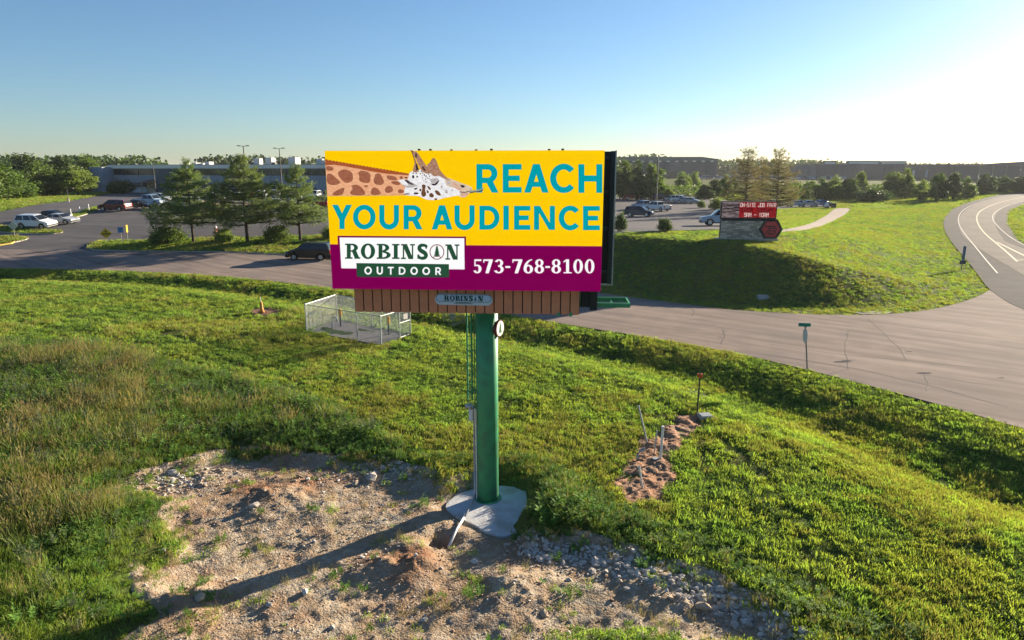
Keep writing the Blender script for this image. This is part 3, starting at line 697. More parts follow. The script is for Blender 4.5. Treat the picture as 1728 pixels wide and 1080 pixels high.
for q in [[(385,810),(470,810),(470,840),(390,845)],[(220,830),(310,825),(320,845),(220,850)],[(390,740),(450,725),(450,750),(400,770)],[(920,770),(960,760),(980,820),(930,830)],[(1030,760),(1070,760),(1060,790),(1030,785)],[(850,700),(890,690),(880,740),(850,730)],[(960,610),(1020,630),(1010,680),(950,660)],[(230,545),(285,548),(280,570),(235,570)]]:
    gpp('cheek_spot', chaikin(c2(q), 1, True), 'grey' if q[0][0] > 500 else 'dark', .0080)

# brown slat skirt, each board its own piece
AP = -.30
xl = (fpt(597.5, 500, AP)-(FC+NF*AP)).dot(U); xr = (fpt(978.5, 500, AP)-(FC+NF*AP)).dot(U); az0 = fpt(790, 528.7, AP).z; az1 = zb+.05
nb = 24; bw = (xr-xl)/nb
for k in range(nb):
    mb = fbox(MB(), xl+k*bw+.014, xl+(k+1)*bw-.014, -AP, -AP+.03, az0+R.uniform(-.004, .004), az1); mb.build('slat', m_board, bb, bevel=.006)
mb = fbox(MB(), xl, xr, -AP+.034, -AP+.08, az0+.02, az1); mb.build('slat_backing', m_black, bb)
for x in (xr-.62, xr-.28): mb = fbox(MB(), x, x+.08, .28, .42, az0-.05, az0+.05); mb.build('bracket', m_green, bb)
# name plate on the skirt
def rrect(x0, x1, y0, y1, r, n=8):
    q = []
    for cx, cy, s_ in ((x1-r, y0+r, 0), (x0+r, y0+r, 90), (x0+r, y1-r, 180), (x1-r, y1-r, 270)):
        q += [(cx+r*math.cos(RAD(s_+90*k/n)), cy-r*math.sin(RAD(s_+90*k/n))) for k in range(n+1)]
    return q
m_plate = mat('plate_paint', (.42, .55, .74), (.46, .58, .76), scale=6, rough=.4)
m_ptxt = mat('plate_text', (.01, .06, .05), rough=.5); m_plrim = mat('plate_rim', (.55, .6, .68), rough=.4)
def skew(q): return [(x, y+(x-782)*.02) for x, y in q]
def aflat(name, polys, m, off, parent, thick=0):
    mb = MB()
    for i, q in enumerate(polys):
        q = [loc(fpt(x, y, off+.00002*i)) for x, y in skew(q)]
        if thick: mb.prism(q, tuple(-NF*thick))
        else: mb.face(q)
    return mb.build(name, m, parent, fix=bool(thick))
plate = aflat('name_plate', [rrect(734, 831, 496.5, 515, 9)], m_plrim, AP+.06, bb, .055)
aflat('plate_panel', [rrect(737, 828, 498.3, 508.5, 5)], m_plate, AP+.064, plate)
aflat('plate_outline', band(742, 503.4, 6.3, 6.3, .7, .7, 90, 270, 14)+band(823, 503.4, 6.3, 6.3, .7, .7, -90, 90, 14)+rect(742, 497.1, 823, 497.8)+rect(742, 509, 764, 509.7)+rect(800, 509, 823, 509.7)+stroke([(764, 509.3), (768, 512.5), (796, 512.5), (800, 509.3)], .7), m_ptxt, AP+.067, plate)
for ch, a, b in (('R',749,758.5),('O',759,767.5),('B',768,776.5),('I',777,781),('N',781.8,790.5),('S',791.3,798),('N',806.3,815.5)): aflat('letter', glyph(ch, a, b, 499, 508, 2.6, True), m_ptxt, AP+.069, plate)
aflat('plate_tree', fir(802, 499, 508, 4.2), m_ptxt, AP+.0695, plate)
S = []
for k in range(10): aflat('small_letter', rect(769+k*2.7, 509.6, 770.9+k*2.7, 511.4), m_ptxt, AP+.069, plate)

# rear face, framing and catwalk
rz1, rz0 = 10.12, 6.2; rx1 = 4.15; rx0 = rx1-7.45; dR = 2.2
mb = fbox(MB(), rx0, rx1-.03, dR, dR+.2, rz0+.05, rz1-.03); mb.build('rear_display', m_black, bb)
m_edge = mat('edge_trim', (.5, .52, .52), (.4, .42, .43), scale=4, rough=.4, metal=.3)
mb = MB(); fbox(mb, rx1-.03, rx1+.01, dR-.02, dR+.22, rz0, rz1); mb.build('rear_trim', m_edge, bb)
mb = MB(); fbox(mb, rx1-.75, rx1-.031, dR-.02, dR+.22, rz0, rz0+.048); mb.build('rear_trim', m_edge, bb)
mb = MB(); fbox(mb, rx1-.16, rx1-.035, dR-.10, dR-.004, rz0+.05, rz1-.02); mb.build('rear_post', mat('frame_dark', (.03, .038, .038), rough=.5), bb)
for z in (rz0+.35, rz0+1.65, rz0+2.7, rz1-.25):
    mb = MB(); fbox(mb, -hw+.3, rx1-.2, dR-.12, dR-.02, z, z+.09); mb.build('stringer', MATS['frame_dark'], bb)
for x in (-2.4, 0.55, 2.6, 3.5):
    mb = MB(); fbox(mb, x-.1, x+.1, .45, .65, zb-.6, zt-.1); mb.build('upright', m_black, bb)
    mb = MB(); fbox(mb, x-.08, x+.08, dR-.5, dR-.3, zb-.6, zt-.1); mb.build('upright', m_black, bb)
for z in (zb+.3, zt-.4):
    for x in (-2.4, 0.55, 2.6):
        mb = MB(); fbox(mb, x-.05, x+.05, .22, dR-.02, z, z+.1); mb.build('tie_beam', m_black, bb)
mb = MB(); fbox(mb, -3.0, 3.1, .75, 1.25, zb-.42, zb+.1); mb.build('torsion_beam', m_green, bb)
mb = fbox(MB(), xr+.03, xr+.42, .55, 1.05, az0+.16, zb-.004); mb.build('control_box', m_black, bb)
mb = MB(); cz = az0+.07; cx1 = rx1+.42
for d_ in (1.0, 1.9): fbox(mb, xr-.5, cx1, d_, d_+.05, cz, cz+.13)
for x in np.arange(xr-.4, cx1-.05, .45): fbox(mb, x, x+.04, 1.05, 1.9, cz+.02, cz+.07)
fbox(mb, cx1-.049, cx1+.001, 1.051, 1.899, cz+.001, cz+.129); mb.build('catwalk', m_green, bb)
# top fittings
for x in (-1.2, -.9, -.35, .3, .7, 2.2, 2.55): mb = fbox(MB(), x, x+.07, .08, .16, zt, zt+.025+.03*R.random()); mb.build('lifting_lug', m_black, bb)

# ladder, conduits and boxes on the pole
lx = fl(0, 0, 0); pz = lambda z: z-BASE.z
lad = empty('ladder', (0, 0, 0)); lad.parent = bb
for k, dx in enumerate((-.585, -.455)):
    MB().tube([(dx, .05, pz(2.75)), (dx, .05, pz(zb-.3))], .028, 8).build('rail', m_green, lad)
z = 2.95
while z < zb-.4:
    MB().tube([(-.585, .05, pz(z)), (-.455, .05, pz(z))], .016, 6).build('rung', m_green, lad); z += .30
for z in (3.05, 4.3): MB().tube([(-.585, .05, pz(z)), (-.3, .05, pz(z))], .022, 6).build('bracket', m_green, lad)
MB().tube([(-.37, -.08, pz(2.4)), (-.37, -.08, pz(zb-.2))], .018, 8).build('conduit', m_green, bb)
MB().tube([(-.41, -.02, .02), (-.41, -.02, pz(2.6))], .028, 8).build('conduit', m_greyp, bb)
MB().tube([(-.345, -.10, .02), (-.345, -.10, pz(2.4))], .022, 8).build('conduit', m_pipe, bb)
MB().box((-.50, -.02, pz(2.37)), (.13, .12, .5)).build('switch_box', m_pipe, bb, bevel=.012)
MB().box((-.36, -.13, pz(2.3)), (.09, .06, .5)).build('cable_cover', mat('cover_cream', (.6, .52, .38), rough=.6), bb, bevel=.01)
MB().tube([(-.66, -.05, pz(2.58)), (-.52, -.05, pz(2.6)), (-.47, -.05, pz(2.5))], [.07, .085, .05], 10).build('meter_hub', m_steel, bb, smooth=True)
# round emblem sign on the pole
em_c = Vector((.40, -.10, pz(5.02))); ed = Vector((.90, -.44, 0)).normalized(); eu = Vector((-ed.y, ed.x, 0)) * -1
def disc(c, r, t, n=36):
    mb = MB(); mb.tube([c-ed*t, c], r, n); return mb
es = disc(em_c, .255, .2).build('emblem_sign', mat('emblem_red', (.10, .02, .02), rough=.4), bb)
disc(em_c+ed*.006, .225, .004).build('emblem_face', mat('emblem_white', (.8, .8, .76), rough=.4), es)
mb = MB()
for q in fir(0, -.17, .15, .22): mb.face([em_c+ed*.012+eu*x-ZV*y for x, y in q])
mb.build('emblem_fir', mat('emblem_green', (.015, .09, .04), rough=.5), es, fix=False)
# ------------------------------------------------------------------ plants
def leafy(centers, sizes, r, aspect=1.0, up=0.0, n_per=None):
    """one quad per centre, random orientation"""
    n = len(centers); a = r.normal(size=(n, 3)); a[:, 2] *= 1-up; a /= np.linalg.norm(a, axis=1)[:, None]+1e-9
    b = r.normal(size=(n, 3)); b -= a*(a*b).sum(1)[:, None]; b /= np.linalg.norm(b, axis=1)[:, None]+1e-9
    s = np.asarray(sizes)[:, None]/2
    V = np.stack([centers-a*s, centers-b*s*.55*aspect+a*s*.1, centers+a*s, centers+b*s*.55*aspect+a*s*.1], 1).reshape(-1, 3)
    return V, np.arange(4*n).reshape(n, 4)
m_bark = mat('bark', (.075, .055, .042), (.05, .038, .03), scale=6, rough=.95, bump=.02, bscale=18)
m_barkg = mat('bark_grey', (.11, .09, .075), (.07, .06, .05), scale=6, rough=.95, bump=.02, bscale=18)
LEAF = {'mid': mat('leaf_mid', (.062, .098, .022), (.085, .122, .028), scale=1.5, rough=.6, trans=.30, rnd=.12, spec=.2),
        'dark': mat('leaf_dark', (.04, .068, .02), (.052, .082, .024), scale=1.5, rough=.6, trans=.22, rnd=.12, spec=.2),
        'light': mat('leaf_light', (.10, .14, .03), (.125, .16, .036), scale=1.5, rough=.6, trans=.34, rnd=.12, spec=.2),
        'pine': mat('needle_pine', (.075, .105, .042), (.098, .128, .048), scale=1.2, rough=.6, trans=.40, rnd=.1, spec=.2),
        'cyp': mat('needle_cypress', (.10, .088, .046), (.13, .10, .062), scale=.8, rough=.7, trans=.3, rnd=.1, spec=.1)}
def limb_path(r, p0, p1, sag=.1, n=4):
    p0, p1 = Vector(p0), Vector(p1); L = (p1-p0).length
    return [p0.lerp(p1, k/n)+Vector(r.normal(size=3)*L*.03*(0 < k < n))+Vector((0, 0, sag*L*math.sin(math.pi*k/n))) for k in range(n+1)]
def make_broadleaf(seed, h=8.0, spread=.38, base=.2, clumps=120, per=75, leaf=.36):
    r = np.random.default_rng(seed); mb = MB()
    mb.tube(limb_path(r, (0, 0, -.2), (r.normal()*.2, r.normal()*.2, h*.62), 0, 5), [h*.024, h*.02, h*.017, h*.013, h*.009, h*.004], 8)
    C = []; rad = []
    zc = h*(base+(1-base)*.48); rz = h*(1-base)*.5
    while len(C) < clumps:
        q = r.normal(size=3); q /= np.linalg.norm(q); q *= r.uniform(.35, 1)**.5
        lump = 1+.22*math.sin(3.1*math.atan2(q[1], q[0])+seed)+.15*math.sin(5*q[2]+seed*2)
        wz = 1-.28*max(0, q[2])
        C.append((q[0]*h*spread*lump*wz, q[1]*h*spread*lump*wz, zc+q[2]*rz*r.uniform(.9, 1.06))); rad.append(r.uniform(.06, .13)*h)
    for c in [C[i] for i in r.choice(len(C), 11, replace=False)]:
        z0 = min(h*r.uniform(.2, .5), c[2]*.75); mb.tube(limb_path(r, (0, 0, z0), c, .06, 3), [h*.010, h*.007, h*.005, h*.002], 5)
    pts = []
    for c, q in zip(C, rad):
        d = r.normal(size=(per, 3)); d /= np.linalg.norm(d, axis=1)[:, None]; d *= (r.uniform(.3, 1, size=(per, 1))**.5)*q; d[:, 2] *= .7
        pts.append(np.array(c)+d)
    pts = np.concatenate(pts); V, Q = leafy(pts, r.uniform(.6, 1.25, len(pts))*leaf, r, 1.1)
    tr = bpy.data.meshes.new('trunk'); tr.from_pydata(mb.v, [], mb.f); tr.update()
    return tr, npmesh('crown', V, Q)
def make_bush(seed, h=2.0, wd=1.3, clumps=60, per=70, leaf=.19):
    r = np.random.default_rng(seed); mb = MB(); C = []
    for k in range(clumps):
        q = r.normal(size=3); q /= np.linalg.norm(q); q[2] = abs(q[2])*.95; q *= r.uniform(.5, 1)
        C.append((q[0]*wd, q[1]*wd, .16*h+q[2]*h*.80))
    for c in C[:12]: mb.tube(limb_path(r, (r.normal()*.08, r.normal()*.08, -.1), c, .02, 3), [.04, .03, .02, .008], 5)
    pts = np.concatenate([np.array(c)+r.normal(size=(per, 3))*np.array([.17, .17, .13])*h*.62 for c in C]); pts[:, 2] = np.maximum(pts[:, 2], .03)
    V, Q = leafy(pts, r.uniform(.6, 1.25, len(pts))*leaf, r, 1.0)
    tr = bpy.data.meshes.new('stem'); tr.from_pydata(mb.v, [], mb.f); tr.update()
    return tr, npmesh('crown', V, Q)
def make_conifer(seed, h, zlow, env, whorl=.5, nl=6, rise=.12, dens=9, nlen=.30, nwid=.05, per=7, trunk_r=.02):
    r = np.random.default_rng(seed); mb = MB()
    lean = r.normal(size=2)*.012*h
    def axis_(z): return np.array([lean[0]*(z/h)**2, lean[1]*(z/h)**2, z])
    mb.tube([tuple(axis_(z)) for z in np.linspace(-.2, h*.98, 8)], [h*trunk_r*(1-.93*k/7) for k in range(8)], 8)
    tips = []; dirs = []
    z = zlow*h
    while z < h*.985:
        k = nl if z < h*.8 else max(3, nl-2); a0_ = r.uniform(0, 6.28)
        for j in range(k):
            a = a0_+6.283*j/k+r.normal()*.25; L = env(z/h)*h*r.uniform(.45, 1.16)
            if L < .15: continue
            zz = z+r.normal()*whorl*.35; p0 = axis_(max(.1, zz)); d = np.array([math.cos(a), math.sin(a), 0])
            tip = p0+d*L+np.array([0, 0, rise*L+.06*h*(z/h)**3]); mid = p0+d*L*.5+np.array([0, 0, rise*L*.25])
            q = [p0, p0*.55+mid*.45, mid, mid*.45+tip*.55+np.array([0, 0, -.02*L]), tip]
            rr = .012*h*(1-z/h*.7)*min(1, L/(.3*h)+.3); mb.tube([tuple(v) for v in q], [rr, rr*.8, rr*.6, rr*.4, rr*.15], 4, cap=False)
            m = max(3, int(L*dens)); t = r.uniform(.28, 1.02, m)**.8
            base = np.array(q); ts_ = np.linspace(0, 1, 5)
            pos = np.stack([np.interp(t, ts_, base[:, c]) for c in range(3)], 1)
            side = np.array([-d[1], d[0], 0]); off = r.normal(size=m)*L*.17*(1.15-np.abs(t-.62))
            pos += side*off[:, None]; pos[:, 2] += r.normal(size=m)*.05*L+np.abs(off)*.08
            dd = d[None, :]*.6+side[None, :]*np.sign(off)[:, None]*.5+np.array([0, 0, .45])
            tips.append(pos); dirs.append(dd)
        z += whorl*r.uniform(.75, 1.25)*(1 if z < h*.75 else .7)
    pos = np.concatenate(tips); dd = np.concatenate(dirs)
    pos = np.repeat(pos, per, 0); dd = np.repeat(dd, per, 0)+r.normal(size=(len(pos), 3))*.75
    dd /= np.linalg.norm(dd, axis=1)[:, None]; pos = pos+r.normal(size=pos.shape)*nlen*.25
    s = np.cross(dd, r.normal(size=dd.shape)); s /= np.linalg.norm(s, axis=1)[:, None]+1e-9
    ln = r.uniform(.7, 1.3, (len(pos), 1))*nlen
    V = np.stack([pos-s*nwid/2, pos+s*nwid/2, pos+dd*ln], 1).reshape(-1, 3)
    tr = bpy.data.meshes.new('trunk'); tr.from_pydata(mb.v, [], mb.f); tr.update()
    return tr, npmesh('crown', V, np.arange(len(V)).reshape(-1, 3))
def plant(name, meshes, loc_, mats, label, cat, group=None, rz=0.0, scale=1.0, trunk='trunk', crown='crown'):
    e_ = empty(name, loc_, rz, scale)
    for nm, me, m in ((trunk, meshes[0], mats[0]), (crown, meshes[1], mats[1])):
        if not me.materials: me.materials.append(m)
        o = bpy.data.objects.new(nm, me); col.objects.link(o); o.parent = e_
        if me.materials[0] is not m: setmat(o, m)
    tag(e_, label, cat, group); return e_

pine_env = lambda t: max(.03, .44*(1-max(0, (t-.38)/.62)**1.15)) if t > .38 else .38+.06*t/.38
pm = [make_conifer(31+k, 10.6, .25, pine_env, whorl=.62+.08*k, nl=6+(k == 1), rise=.06+.05*k, dens=12, nlen=.38, nwid=.062, per=10) for k in range(3)]
for k, (px, py, ptop, lab) in enumerate([(327,412,275,'pine with a forked low trunk, leftmost of the three roadside pines'), (418,411,262,'tallest pine, middle of the three on the grass island'), (507,408,281,'slender pine on the grass island behind the black SUV')]):
    p = P3(px, py); s_ = (py-ptop)*mpp(p)/10.6
    plant('pine_tree', pm[k], p, (m_bark, LEAF['pine']), lab, 'tree', 'pines on the roadside island', R.uniform(0, 6), (s_*1.02, s_*1.02, s_))
bm_ = [make_bush(51+k) for k in range(3)]
def bush_px(px, py, wpx, hpx, leaf, label, group=None, k=0):
    p = P3(px, py); m_ = mpp(p)
    return plant('bush', bm_[k % 3], p, (m_bark, LEAF[leaf]), label, 'bush', group, R.uniform(0, 6), (wpx*m_/3.1, wpx*m_/3.1, hpx*m_/2.05), trunk='stem')
bush_px(282, 412, 68, 37, 'mid', 'dark round bush left of the first roadside pine', 'island bushes', 0)
bush_px(381, 410, 44, 28, 'light', 'yellow-green bush between the first and second roadside pines', 'island bushes', 1)
bush_px(469, 408, 50, 34, 'mid', 'rounded bush between the second and third roadside pines', 'island bushes', 2)
bush_px(556, 405, 30, 26, 'mid', 'bush half hidden behind the left edge of the billboard', 'island bushes', 0)
bush_px(1047, 391, 24, 36, 'dark', 'narrow shrub at the right edge of the billboard by the kerb', None, 1)
bush_px(1121, 391, 30, 27, 'dark', 'small upright shrub on the kerb in front of the right car park', None, 2)
bush_px(1183, 351, 16, 15, 'mid', 'small bush at the end of the car row, left of the clipped shrub', None, 0)
bush_px(1207, 354, 30, 22, 'light', 'rounded shrub just behind the left end of the job fair sign', None, 1)
bush_px(206, 327, 48, 27, 'dark', 'broad dark clipped bush beside the guard hut', None, 2)
bush_px(1472, 341, 66, 27, 'dark', 'large dome shaped clipped shrub beside the lawn path', None, 0)
bush_px(1236, 352, 26, 18, 'light', 'shrub behind the middle of the job fair sign', None, 2)

tm = [make_broadleaf(71+k, base=(.18, .12, .2, .14)[k], spread=(.40, .46, .36, .42)[k]) for k in range(4)]
def make_thicket(seed, h=8.0, leaf=.36):     # crown of several unequal lobes reaching near the ground
    r = np.random.default_rng(seed); mb = MB(); pts = []; n = int(r.integers(4, 7))
    for j in range(n):
        a = 6.283*j/n+r.normal()*.3; q = r.uniform(.0, .33)*h if j else 0; hh = h*(1.0 if j == 0 else r.uniform(.45, .9)); rx = h*r.uniform(.15, .25)
        cx, cy = q*math.cos(a), q*math.sin(a); mb.tube(limb_path(r, (cx*.3, cy*.3, -.2), (cx, cy, hh*.75), 0, 4), [h*.018, h*.014, h*.01, h*.007, h*.003], 6)
        for k in range(34):
            d = r.normal(size=3); d /= np.linalg.norm(d); d *= r.uniform(.4, 1)**.4; t = .52+.46*d[2]
            wz = (1-abs(t-.42)**1.5)*r.uniform(.75, 1.15); c = np.array([cx+d[0]*rx*wz, cy+d[1]*rx*wz, hh*t])
            g = r.normal(size=(62, 3))*np.array([.05, .05, .035])*h*r.uniform(.6, 1.1); pts.append(c+g)
    pts = np.concatenate(pts); pts[:, 2] = np.maximum(pts[:, 2], .1); V, Q = leafy(pts, r.uniform(.55, 1.3, len(pts))*leaf, r, 1.1)
    tr = bpy.data.meshes.new('trunk'); tr.from_pydata(mb.v, [], mb.f); tr.update()
    return tr, npmesh('crown', V, Q)
low = [make_thicket(91+k) for k in range(5)]
def tree_px(px, py, ptop, wpx, leaf, label, group=None, k=0, lowb=False, yadd=0):
    p = P3(px, py)
    if yadd: 
        q = Vector((p.x*(p.y+yadd)/p.y, p.y+yadd, 0)); q.z = zat(q.x, q.y); p = q
    m_ = mpp(p); d = ray(px, ptop); t = p.y/d[1]; topz = CAM_H+d[2]*t; hh = max(1.5, topz-p.z)
    ms = low[k % 5] if lowb else tm[k % 4]; wid_ = {True: 7.4, False: 7.0}[lowb]
    sx = wpx*m_/wid_*1.08; hh *= 1.06
    return plant('tree', ms, p, (m_bark, LEAF[leaf]), label, 'tree', group, R.uniform(0, 6), (sx, sx, hh/8.1))
# left wood edge
tree_px(132, 330, 284, 62, 'light', 'round-crowned tree with a short bare trunk alone on the left bank', None, 0)
for i, (px, py, pt, wp, lf, lb) in enumerate([(8,336,280,110,'mid',True),(72,331,274,96,'mid',True),(-45,342,274,125,'mid',True),(110,325,264,95,'dark',True),(150,322,262,90,'mid',True),(50,322,262,120,'dark',True),(-20,324,260,120,'dark',True),(172,321,280,50,'light',True),(-110,350,270,130,'mid',True)]):
    tree_px(px, py, pt, wp, lf, ['leafy tree lowest on the left bank near the car park drive', 'wide leafy tree behind the lone round-crowned tree on the left bank', 'leafy tree cut off by the left edge of the picture', 'dark tall tree of the left wood just left of the grey plant', 'tree of the left wood touching the corner of the grey plant', 'dark tree at the back of the left wood', 'dark tree at the back of the left wood by the picture edge', 'small pale tree against the plant end wall', 'leafy tree beyond the left picture edge'][i], 'trees of the left wood', i, lb)
# trees right of the billboard, behind the car park
rt = [(1052,336,272,52,'mid'),(1075,337,270,50,'dark'),(1098,337,272,48,'mid'),(1030,336,274,50,'mid'),(1110,336,292,32,'light'),(1130,338,318,34,'light'),(1150,322,290,34,'light'),(1172,320,288,30,'light'),(1205,335,303,44,'dark'),(1186,336,312,36,'dark'),(1222,332,296,36,'mid')]
for i, a in enumerate(rt):
    tree_px(*a, ['broad green tree right beside the billboard frame, behind the red pickup', 'dark tall tree behind the red pickup', 'tall green tree touching the tall lamp pole', 'green tree mostly hidden by the billboard', 'small pale tree right of the tall lamp pole', 'low yellow-green bush-like tree at the end of the parked row', 'pale young tree against the far grey building, left one', 'pale young tree against the far grey building, right one', 'dark bushy tree left of the feathery cypresses', 'low dark tree behind the parked car row', 'green tree at the left foot of the first cypress'][i], 'trees behind the right car park', i, True)
row = [(1385,338,302,42,'mid'),(1408,338,296,34,'light'),(1432,338,299,44,'dark'),(1450,334,290,38,'light'),(1500,337,290,48,'mid'),(1527,336,286,36,'light'),(1555,338,304,48,'light'),(1582,338,290,40,'mid'),(1606,338,291,44,'dark'),(1628,336,298,34,'mid'),(1660,329,294,40,'dark'),(1690,326,297,46,'dark'),(1722,325,296,50,'dark'),(1765,324,292,60,'dark'),(1360,336,306,30,'mid')]
names_ = ['first bushy tree right of the cypresses', 'pale young tree above the dark hedge line', 'dark bushy tree left of the dome shrub', 'pale round tree behind the dome shrub', 'green tree just right of the dome shrub', 'tall pale tree rising over the treeline', 'wide yellow-green low tree in the middle of the treeline', 'tall green tree before the white wall marks', 'dark full tree nearest the lawn bend', 'last green tree of the treeline before the gap', 'dark tree behind the small grass knoll', 'dark low tree left of the far road end', 'dark low tree at the right picture edge', 'dark tree beyond the right picture edge', 'small bush-like tree tucked behind the second cypress']
for i, a in enumerate(row): tree_px(*a, names_[i], 'treeline beyond the lawn', i, True)
# bald cypresses behind the job fair sign
cyp_env = lambda t: .07+.36*(1-t)**.7
cm = [make_conifer(131+k, 9, .13, cyp_env, whorl=.42, nl=6, rise=.22, dens=8, nlen=.25, nwid=.04, per=8, trunk_r=.017) for k in range(3)]
for k, (px, py, pt, wf, lab) in enumerate([(1309,362,256,1.05,'feathery cypress with a dark bare lower trunk on the lawn right of the sign'), (1257,357,255,1.05,'feathery brown-green cypress directly behind the job fair sign'), (1282,352,268,.55,'thin sparse cypress between the two larger cypresses')]):
    p = P3(px, py); s_ = (py-pt)*mpp(p)/9
    plant('cypress_tree', cm[k], p, (m_bark, LEAF['cyp']), lab, 'tree', 'cypresses behind the sign', R.uniform(0, 6), (s_*wf, s_*wf, s_))
# distant woods on the skyline: one mass
def wood(name, spots, leaf, label):
    r = np.random.default_rng(5); VV = []
    for (x, y, hh, wd) in spots:
        z0 = zat(x, y); n = 260
        q = r.normal(size=(n, 3)); q /= np.linalg.norm(q, axis=1)[:, None]; q *= r.uniform(.5, 1, (n, 1))**.4
        c = q*np.array([wd, wd*.8, hh*.5])*(1+.25*r.normal(size=(n, 1))*.5)+np.array([x, y, z0+hh*.5]); VV.append((c, np.full(n, hh*.17)))
    C = np.concatenate([a for a, _ in VV]); S = np.concatenate([b for _, b in VV])
    V, Q = leafy(C, S*r.uniform(.7, 1.4, len(S)), r, 1.4)
    o = link(name, npmesh(name, V, Q), LEAF[leaf]); tag(o, label, 'woodland', kind='stuff')
def sky_spots(p0, p1, dist, n, topy, jit, wd):
    out = []
    for k in range(n):
        px = p0+(p1-p0)*(k+R.uniform(-.4, .4))/n; d = ray(px, topy+R.uniform(-jit, jit)); y = dist*R.uniform(.92, 1.08); t = y/d[1]; x = d[0]*t
        hh = CAM_H+d[2]*t-zat(x, y)
        out.append((x, y, hh, wd*R.uniform(.8, 1.3)))
    return out
wood('distant_wood', sky_spots(-250, 260, 330, 46, 266, 4, 9), 'dark', 'distant dark wood along the skyline at the left')
wood('distant_wood', sky_spots(345, 560, 420, 10, 265, 3, 9)+sky_spots(560, 1060, 430, 34, 268, 5, 10), 'dark', 'distant trees showing over the grey plant roof')
wood('distant_wood', sky_spots(1030, 1120, 700, 10, 263, 3, 14)+sky_spots(1205, 1420, 620, 26, 271, 2, 13)+sky_spots(1420, 2050, 760, 60, 277, 3, 15), 'dark', 'distant dark treeline behind the far grey buildings at the right')
wood('scrub_thicket', sky_spots(1338, 1610, 212, 26, 311, 4, 3.6)+sky_spots(1120, 1335, 232, 20, 312, 4, 3.8), 'mid', 'low green scrub filling the gaps behind the right treeline')
